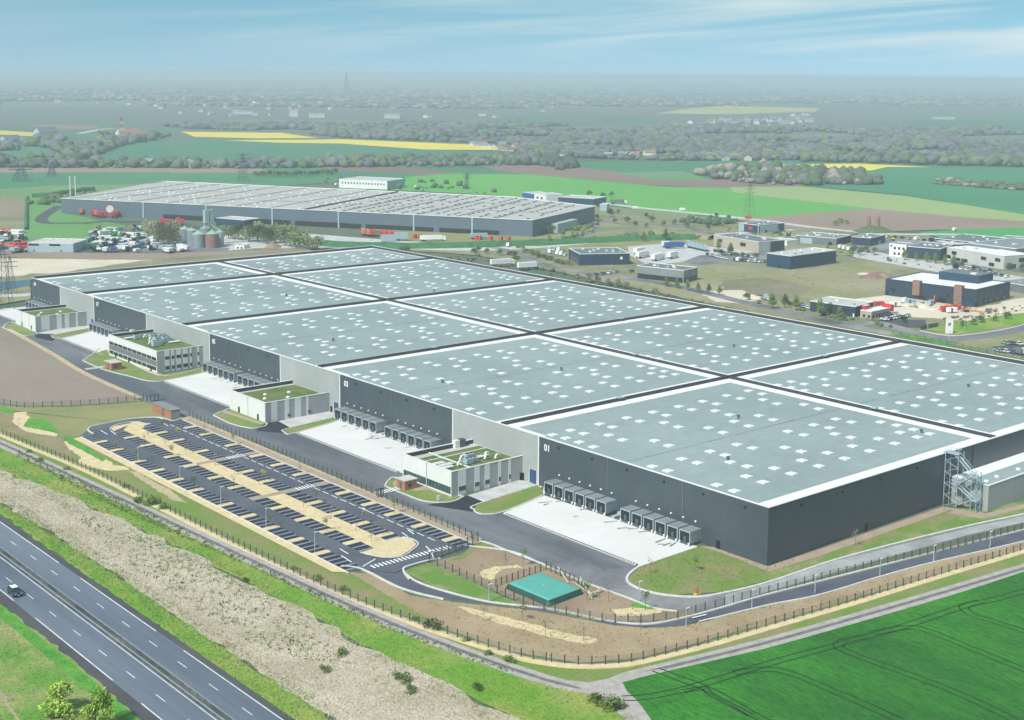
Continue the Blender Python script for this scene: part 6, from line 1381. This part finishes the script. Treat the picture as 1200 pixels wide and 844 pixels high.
# hedge banks
def bank(name, label, pts, w, h, m, n=9, seed=1):
    P = smooth_line(GP(pts), 6); rg_ = random.Random(seed); b = MB(); i_ = b.mi(m); prof = [(-.5, 0), (-.42, .6), (-.2, .95), (.1, 1), (.35, .85), (.5, 0)]; N_ = []
    for i, p in enumerate(P):
        d = (P[min(i+1, len(P)-1)]-P[max(i-1, 0)]).normalized(); q = Vector((-d.y, d.x, 0))
        for a, z_ in prof: v = p+q*a*w*rg_.uniform(.9, 1.1); b.v.append((v.x, v.y, .2+h*z_*rg_.uniform(.85, 1.15)))
    k = len(prof)
    for i in range(len(P)-1):
        for j in range(k-1): b.f.append((i*k+j, i*k+j+1, (i+1)*k+j+1, (i+1)*k+j)); b.m.append(i_)
    o = b.build(name, smooth=True); return tag(o, label, 'hedge') if label else tag(o, kind='structure')
gb = mat('hedge_green', (.03,.13,.045), .95, .1, .2, col2=(.055,.18,.06), fine=.3, fscale=.7, bump=.3, bscale=.8)
bank('grass_bank', None, [(380,288),(450,291),(545,290),(600,288),(660,286),(740,282),(800,280.5),(812,280)], 14, 3.2, gb)
bank('grass_bank', None, [(700,283),(740,274),(790,275),(838,281)], 16, 3, M_['scrub'], seed=4)
bank('hedge', 'dark green clipped hedge running past the far end of the second warehouse', [(38,232),(60,231),(80,227),(110,224)], 5, 4, gb, seed=2)
bank('hedge', 'narrow dark hedge line running away from the pale dealer shed', [(31,270),(31,250),(32,232)], 3, 2, gb, seed=3)
bank('hedge', 'rough green hedge along the fence behind the rear roof edge', [(1050,400),(1090,407),(1140,418),(1200,430),(1240,438)], 4.5, 2.6, mat('rough_hedge', (.06,.15,.03), .95, .1, .5, col2=(.12,.19,.05), fine=.35, fscale=1.5, bump=.3, bscale=2), seed=5)
fence('thin mesh fence along the rear access road', [(1046,392),(1090,400),(1140,411),(1200,423),(1240,431)], 4, 1.8)

# ------------------------------------------------------------------ far woods, hedgerows and villages
ico = bmesh.new(); bmesh.ops.create_icosphere(ico, subdivisions=1, radius=1); IV = np.array([v.co for v in ico.verts]); IF = np.array([[v.index for v in f.verts] for f in ico.faces]); ico.free()
fieldP = [pip(pts) for _, pts, _, _ in fl]
def woods(name, poly, n, mats, seed, r0=4.5, k=.0028, avoid=True, zs=.8, flat=1.0):
    rg_ = np.random.default_rng(seed); xs = [p[0] for p in poly]; ys = [p[1] for p in poly]; ins_ = pip(poly); V = []; F = []; MI = []; c = 0; tries = 0
    while c < n and tries < n*30:
        tries += 1; x = rg_.uniform(min(xs), max(xs)); y = rg_.uniform(min(ys), max(ys))
        if not ins_(x, y): continue
        if avoid and any(f(x, y) for f in fieldP): continue
        if avoid and math.sin(x*.021+2*math.sin(y*.16+seed))+math.sin(y*.55+x*.008+1.3)+.6*math.sin(x*.05-y*.3) > .75+rg_.uniform(-.3, .3): continue
        p = G(x, y); d = (p-Vector(CAM)).length; r = (r0+k*d)*rg_.choice((.45, .7, 1, 1.3))*rg_.uniform(.8, 1.2); hh = min(r*zs, 6+d*.0012)*rg_.uniform(.75, 1.2)*flat
        if p.z > .1 or d > 18500: continue
        vv = IV*(1+rg_.uniform(-.32, .32, (len(IV), 1)))*np.array([r, r, hh])+np.array([p.x, p.y, hh*.75+.3])
        V.append(vv); F.append(IF+c*len(IV)); MI += [int(rg_.integers(len(mats)))]*len(IF); c += 1
    V = np.concatenate(V); F = np.concatenate(F); me = bpy.data.meshes.new(name); me.vertices.add(len(V)); me.vertices.foreach_set('co', V.ravel().astype(np.float32))
    me.loops.add(len(F)*3); me.loops.foreach_set('vertex_index', F.ravel().astype(np.int32)); me.polygons.add(len(F)); me.polygons.foreach_set('loop_start', np.arange(len(F), dtype=np.int32)*3)
    for m in mats: me.materials.append(m)
    me.polygons.foreach_set('material_index', MI); me.polygons.foreach_set('use_smooth', [True]*len(F)); me.update(); me.validate()
    o = bpy.data.objects.new(name, me); C.objects.link(o); return tag(o, kind='stuff')
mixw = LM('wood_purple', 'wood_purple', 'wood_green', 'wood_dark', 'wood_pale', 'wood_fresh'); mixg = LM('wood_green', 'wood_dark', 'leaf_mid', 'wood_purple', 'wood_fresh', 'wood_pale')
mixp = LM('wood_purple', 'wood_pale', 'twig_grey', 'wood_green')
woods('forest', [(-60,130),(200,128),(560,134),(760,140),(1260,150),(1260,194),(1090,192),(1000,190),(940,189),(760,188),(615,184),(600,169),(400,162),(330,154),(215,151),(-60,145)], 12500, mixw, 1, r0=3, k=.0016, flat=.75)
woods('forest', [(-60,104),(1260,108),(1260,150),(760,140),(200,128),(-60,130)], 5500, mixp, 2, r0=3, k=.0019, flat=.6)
woods('treeline', [(-60,186),(90,188),(140,192),(300,192),(620,186),(640,194),(300,198),(-60,197)], 900, mixg, 3, r0=3, k=.0015, avoid=False)
woods('woodland', [(812,206),(850,197),(900,198),(960,203),(1030,210),(1034,217),(940,218.5),(870,215)], 420, LM('wood_green','wood_dark','leaf_mid','twig_grey','wood_purple'), 4, r0=4, k=.001, avoid=False)
woods('woodland', [(1090,216),(1100,211),(1160,214),(1260,220),(1260,228),(1180,223)], 260, LM('wood_green','leaf_mid','twig_grey'), 5, r0=2.5, k=.001, avoid=False, flat=.5)
woods('woodland', [(-60,167),(18,168),(22,177),(-60,178)], 130, mixp, 6, r0=4, k=.001, avoid=False)
woods('woodland', [(25,168),(60,163),(78,168),(92,184),(84,186),(60,174),(30,172)], 150, mixg, 7, r0=4, k=.001, avoid=False)
woods('woodland', [(95,176),(112,164),(146,160),(200,158),(196,162),(140,172),(112,184),(98,187)], 240, mixg, 8, r0=4, k=.001, avoid=False)
woods('treeline', [(625,190),(650,190),(670,196),(640,197)], 22, LM('wood_dark'), 9, r0=5, k=.001, avoid=False, zs=1.3)
woods('treeline', [(654,198),(672,196),(672,200),(656,201)], 12, LM('wood_dark'), 10, r0=5, k=.001, avoid=False)
woods('treeline', [(940,190),(1060,192),(1090,194),(1260,197),(1260,194),(1100,190),(950,187)], 200, mixg, 11, r0=5, k=.001, avoid=False)
woods('scrub_bushes', [(30,236),(60,232),(112,226),(118,232),(60,240),(34,244)], 60, LM('wood_green','leaf_mid'), 12, r0=2, k=.0006, avoid=False)
woods('scrub_bushes', [(700,284),(740,275),(800,276),(838,283),(780,279)], 40, LM('wood_green','leaf_mid'), 13, r0=1.2, k=.0006, avoid=False)
woods('scrub_bushes', [(700,262),(700,272),(668,282),(650,280),(660,264)], 40, LM('wood_green','leaf_mid','leaf_fresh'), 14, r0=1.2, k=.0006, avoid=False)
woods('scrub_bushes', [(480,296),(560,300),(700,328),(860,364),(1000,392),(1000,398),(820,362),(640,322),(480,298)], 160, LM('wood_green','leaf_mid','leaf_brown'), 15, r0=.6, k=.0006, avoid=False)
woods('scrub_bushes', [(880,345),(1040,378),(1050,388),(960,374),(880,356)], 60, LM('wood_green','leaf_mid'), 16, r0=.5, k=.0006, avoid=False)
woods('scrub_bushes', [(935,292),(1000,290),(1040,303),(1110,316),(1150,324),(1100,318),(1030,306),(940,298)], 50, LM('wood_green','leaf_mid','leaf_fresh'), 21, r0=.5, k=.0006, avoid=False)
woods('scrub_bushes', [(840,262),(930,272),(1000,276),(1060,278),(1000,283),(900,280),(850,272)], 70, LM('wood_green','leaf_mid','leaf_fresh'), 22, r0=.6, k=.0006, avoid=False)
woods('scrub_bushes', [(830,312),(900,322),(1000,322),(1040,330),(1035,345),(900,356),(830,340)], 60, LM('wood_green','leaf_brown','rust'), 23, r0=.2, k=.0005, avoid=False, flat=.5)
woods('scrub_bushes', [(1140,370),(1200,358),(1260,354),(1260,360),(1200,366),(1120,380),(1080,378)], 60, LM('wood_green','leaf_mid','leaf_brown'), 24, r0=.3, k=.0006, avoid=False)
woods('scrub_bushes', [(380,206),(480,210),(600,226),(560,228),(380,220)], 40, LM('wood_green','leaf_mid'), 18, r0=2, k=.0006, avoid=False)
woods('scrub_bushes', [(800,258),(860,262),(850,266),(800,262)], 40, LM('wood_dark','leaf_mid'), 17, r0=2, k=.0006, avoid=False)
# houses
def house_mb(wm, rm, w=9, l=13, h=4.5, g=3.5):
    b = MB(); b.box(-w/2, w/2, -l/2, l/2, 0, h, M_[wm]); r = M_[rm]; W_ = M_[wm]; o_ = .5
    b.face([(-w/2-o_, -l/2-o_, h-.2), (-w/2-o_, l/2+o_, h-.2), (0, l/2+o_, h+g), (0, -l/2-o_, h+g)], r).face([(w/2+o_, l/2+o_, h-.2), (w/2+o_, -l/2-o_, h-.2), (0, -l/2-o_, h+g), (0, l/2+o_, h+g)], r)
    b.face([(-w/2, -l/2, h), (w/2, -l/2, h), (0, -l/2, h+g)], W_).face([(w/2, l/2, h), (-w/2, l/2, h), (0, l/2, h+g)], W_); return b
hs = {}
def house(x, y, k, s, label, group):
    if k not in hs: o = house_mb(*[('white', 'terracotta'), ('roof_pale', 'roof_slate'), ('beige', 'terracotta'), ('roof_pale', 'roof_grey')][k]).build('house'); hs[k] = o
    else: o = hs[k].copy(); C.objects.link(o)
    p = G(x, y); o.location = (p.x, p.y, .3); o.rotation_euler = (0, 0, rnd.uniform(0, 3.14)); o.scale = (s*1.2, s*1.2, s); rn = ('pale house with reddish roof', 'white house with slate roof', 'beige house with reddish roof', 'white house with pale roof')[k]
    tag(o, rn+' '+label, 'house', group)
for nm, poly, n, s in [('in the village just beyond the yellow field', [(540,170),(640,172),(760,178),(790,184),(760,187),(640,182),(560,174)], 60, .85),
                       ('in the village left of the far right woods', [(800,180),(830,176),(900,174),(950,178),(955,186),(880,189),(810,188)], 46, .9),
                       ('in the hillside village below the pale yellow field', [(785,146),(850,140),(940,134),(955,140),(940,148),(860,152),(800,150)], 70, 1.1),
                       ('in the distant town on the left horizon', [(10,112),(120,108),(400,106),(420,125),(380,138),(200,136),(60,122)], 45, 1.1),
                       ('in the far town beyond the middle woods', [(420,118),(560,106),(640,104),(700,112),(640,140),(480,142)], 18, 1.1)]:
    ins_ = pip(poly); c = 0; xs = [q[0] for q in poly]; ys = [q[1] for q in poly]
    while c < n:
        x, y = rnd.uniform(min(xs), max(xs)), rnd.uniform(min(ys), max(ys))
        if ins_(x, y): house(x, y, rnd.choice([0, 1, 1, 2, 3]), s*rnd.uniform(.8, 1.25), nm, 'houses '+nm); c += 1
for i, (x, y, k, s, lb) in enumerate([(150,163,0,2.2,'at the foot of the striped mast'),(160,163,2,1.8,'beside the farm under the striped mast'),(54,161,1,2.2,'among trees at the left edge of the yellow field'),(12,168,1,1.6,'on the wooded knoll at the far left'),(176,195,3,1.2,'alone on the hedgerow above the ploughed strip'),(225,197,3,1.2,'on the hedgerow right of the lone one')]): house(x, y, k, s, lb, None)
def shed_far(x, y, w, l, h, label, rz=None):
    w, l, h = w*.65, l*.65, h*.65
    p = G(x, y); t = thing('distant_shed', label, 'shed', (p.x, p.y, .3), -CYAW if rz is None else rz); MB().box(-w/2, w/2, -l/2, l/2, 0, h, M_['roof_pale']).build('wall', t); MB().box(-w/2-1, w/2+1, -l/2-1, l/2+1, h, h+1.2, M_['roof_pale']).build('roof', t)
shed_far(452, 121.5, 110, 60, 10, 'long white distant hall standing out left of centre near the horizon')
shed_far(226, 149, 60, 30, 9, 'long white farm shed above the left end of the yellow field'); shed_far(286, 134, 80, 30, 12, 'white block in the distant left town'); shed_far(345, 137, 35, 30, 26, 'tall pale block in the distant left town'); shed_far(372, 138, 60, 30, 14, 'wide pale block at the right of the distant left town')
shed_far(1176, 177, 60, 30, 7, 'pale sheds among trees at the far right below the woods'); shed_far(1105, 140, 90, 40, 8, 'long pale farm roof on the far right fields'); shed_far(125, 114, 70, 40, 14, 'pale distant hall on the far left horizon')
shed_far(645, 187, 70, 40, 7, 'low dark-roofed hall beside the village under the yellow field'); shed_far(700, 184, 60, 30, 7, 'long pale shed in the village beyond the yellow field'); shed_far(460, 139, 60, 40, 16, 'pale blocks in the wooded middle distance'); shed_far(1085, 110, 500, 80, 10, 'pale strip of large distant halls near the right horizon')

# low hills closing the horizon
def ridge(cx_px, dist, length, h, w, m):
    a = CYAW+math.atan((cx_px-600)/CF); c = Vector((CAM[0]+math.sin(a)*dist, CAM[1]+math.cos(a)*dist, 0)); ax = Vector((math.cos(a), -math.sin(a), 0)); fy = Vector((math.sin(a), math.cos(a), 0)); b = MB(); i_ = b.mi(m); n = 40; rg_ = random.Random(int(cx_px)); off = [rg_.uniform(0, 6) for _ in range(4)]
    for i in range(n+1):
        u = i/n; s = math.sin(math.pi*u)**.6; hh = h*s*(.75+.15*math.sin(5*u+off[0])+.1*math.sin(13*u+off[1]))
        for v, q in ((-1, 0), (-.5, .6), (0, 1), (.5, .6), (1, 0)): p = c+ax*(u-.5)*length+fy*v*w; b.v.append((p.x, p.y, .2+hh*q))
    for i in range(n):
        for j in range(4): b.f.append((i*5+j, (i+1)*5+j, (i+1)*5+j+1, i*5+j+1)); b.m.append(i_)
    o = b.build('hills', smooth=True); return tag(o, kind='structure')
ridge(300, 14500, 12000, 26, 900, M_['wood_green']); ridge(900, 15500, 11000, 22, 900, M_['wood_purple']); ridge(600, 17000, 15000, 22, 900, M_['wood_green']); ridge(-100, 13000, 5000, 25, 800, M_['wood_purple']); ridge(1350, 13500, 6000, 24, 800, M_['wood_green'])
for t_, used in SRC:
    if not used:
        for c in list(t_.children): bpy.data.objects.remove(c)
        bpy.data.objects.remove(t_)
# ------------------------------------------------------------------ air
hz = MB().box(-20500, 20500, -20500, 20500, -1, 117, M_['white']).build('haze'); hz.location = (CAM[0], CAM[1], 0)
hm = bpy.data.materials.new('haze_air'); hm.use_nodes = True; tn = hm.node_tree; tn.nodes.clear(); pv = N(tn, 'ShaderNodeVolumePrincipled'); mo = N(tn, 'ShaderNodeOutputMaterial'); tn.links.new(pv.outputs[0], mo.inputs['Volume'])
pv.inputs['Color'].default_value = (.76, .93, 1, 1); pv.inputs['Density'].default_value = .00021; pv.inputs['Anisotropy'].default_value = 0
hz.data.materials.clear(); hz.data.materials.append(hm); tag(hz, kind='stuff')
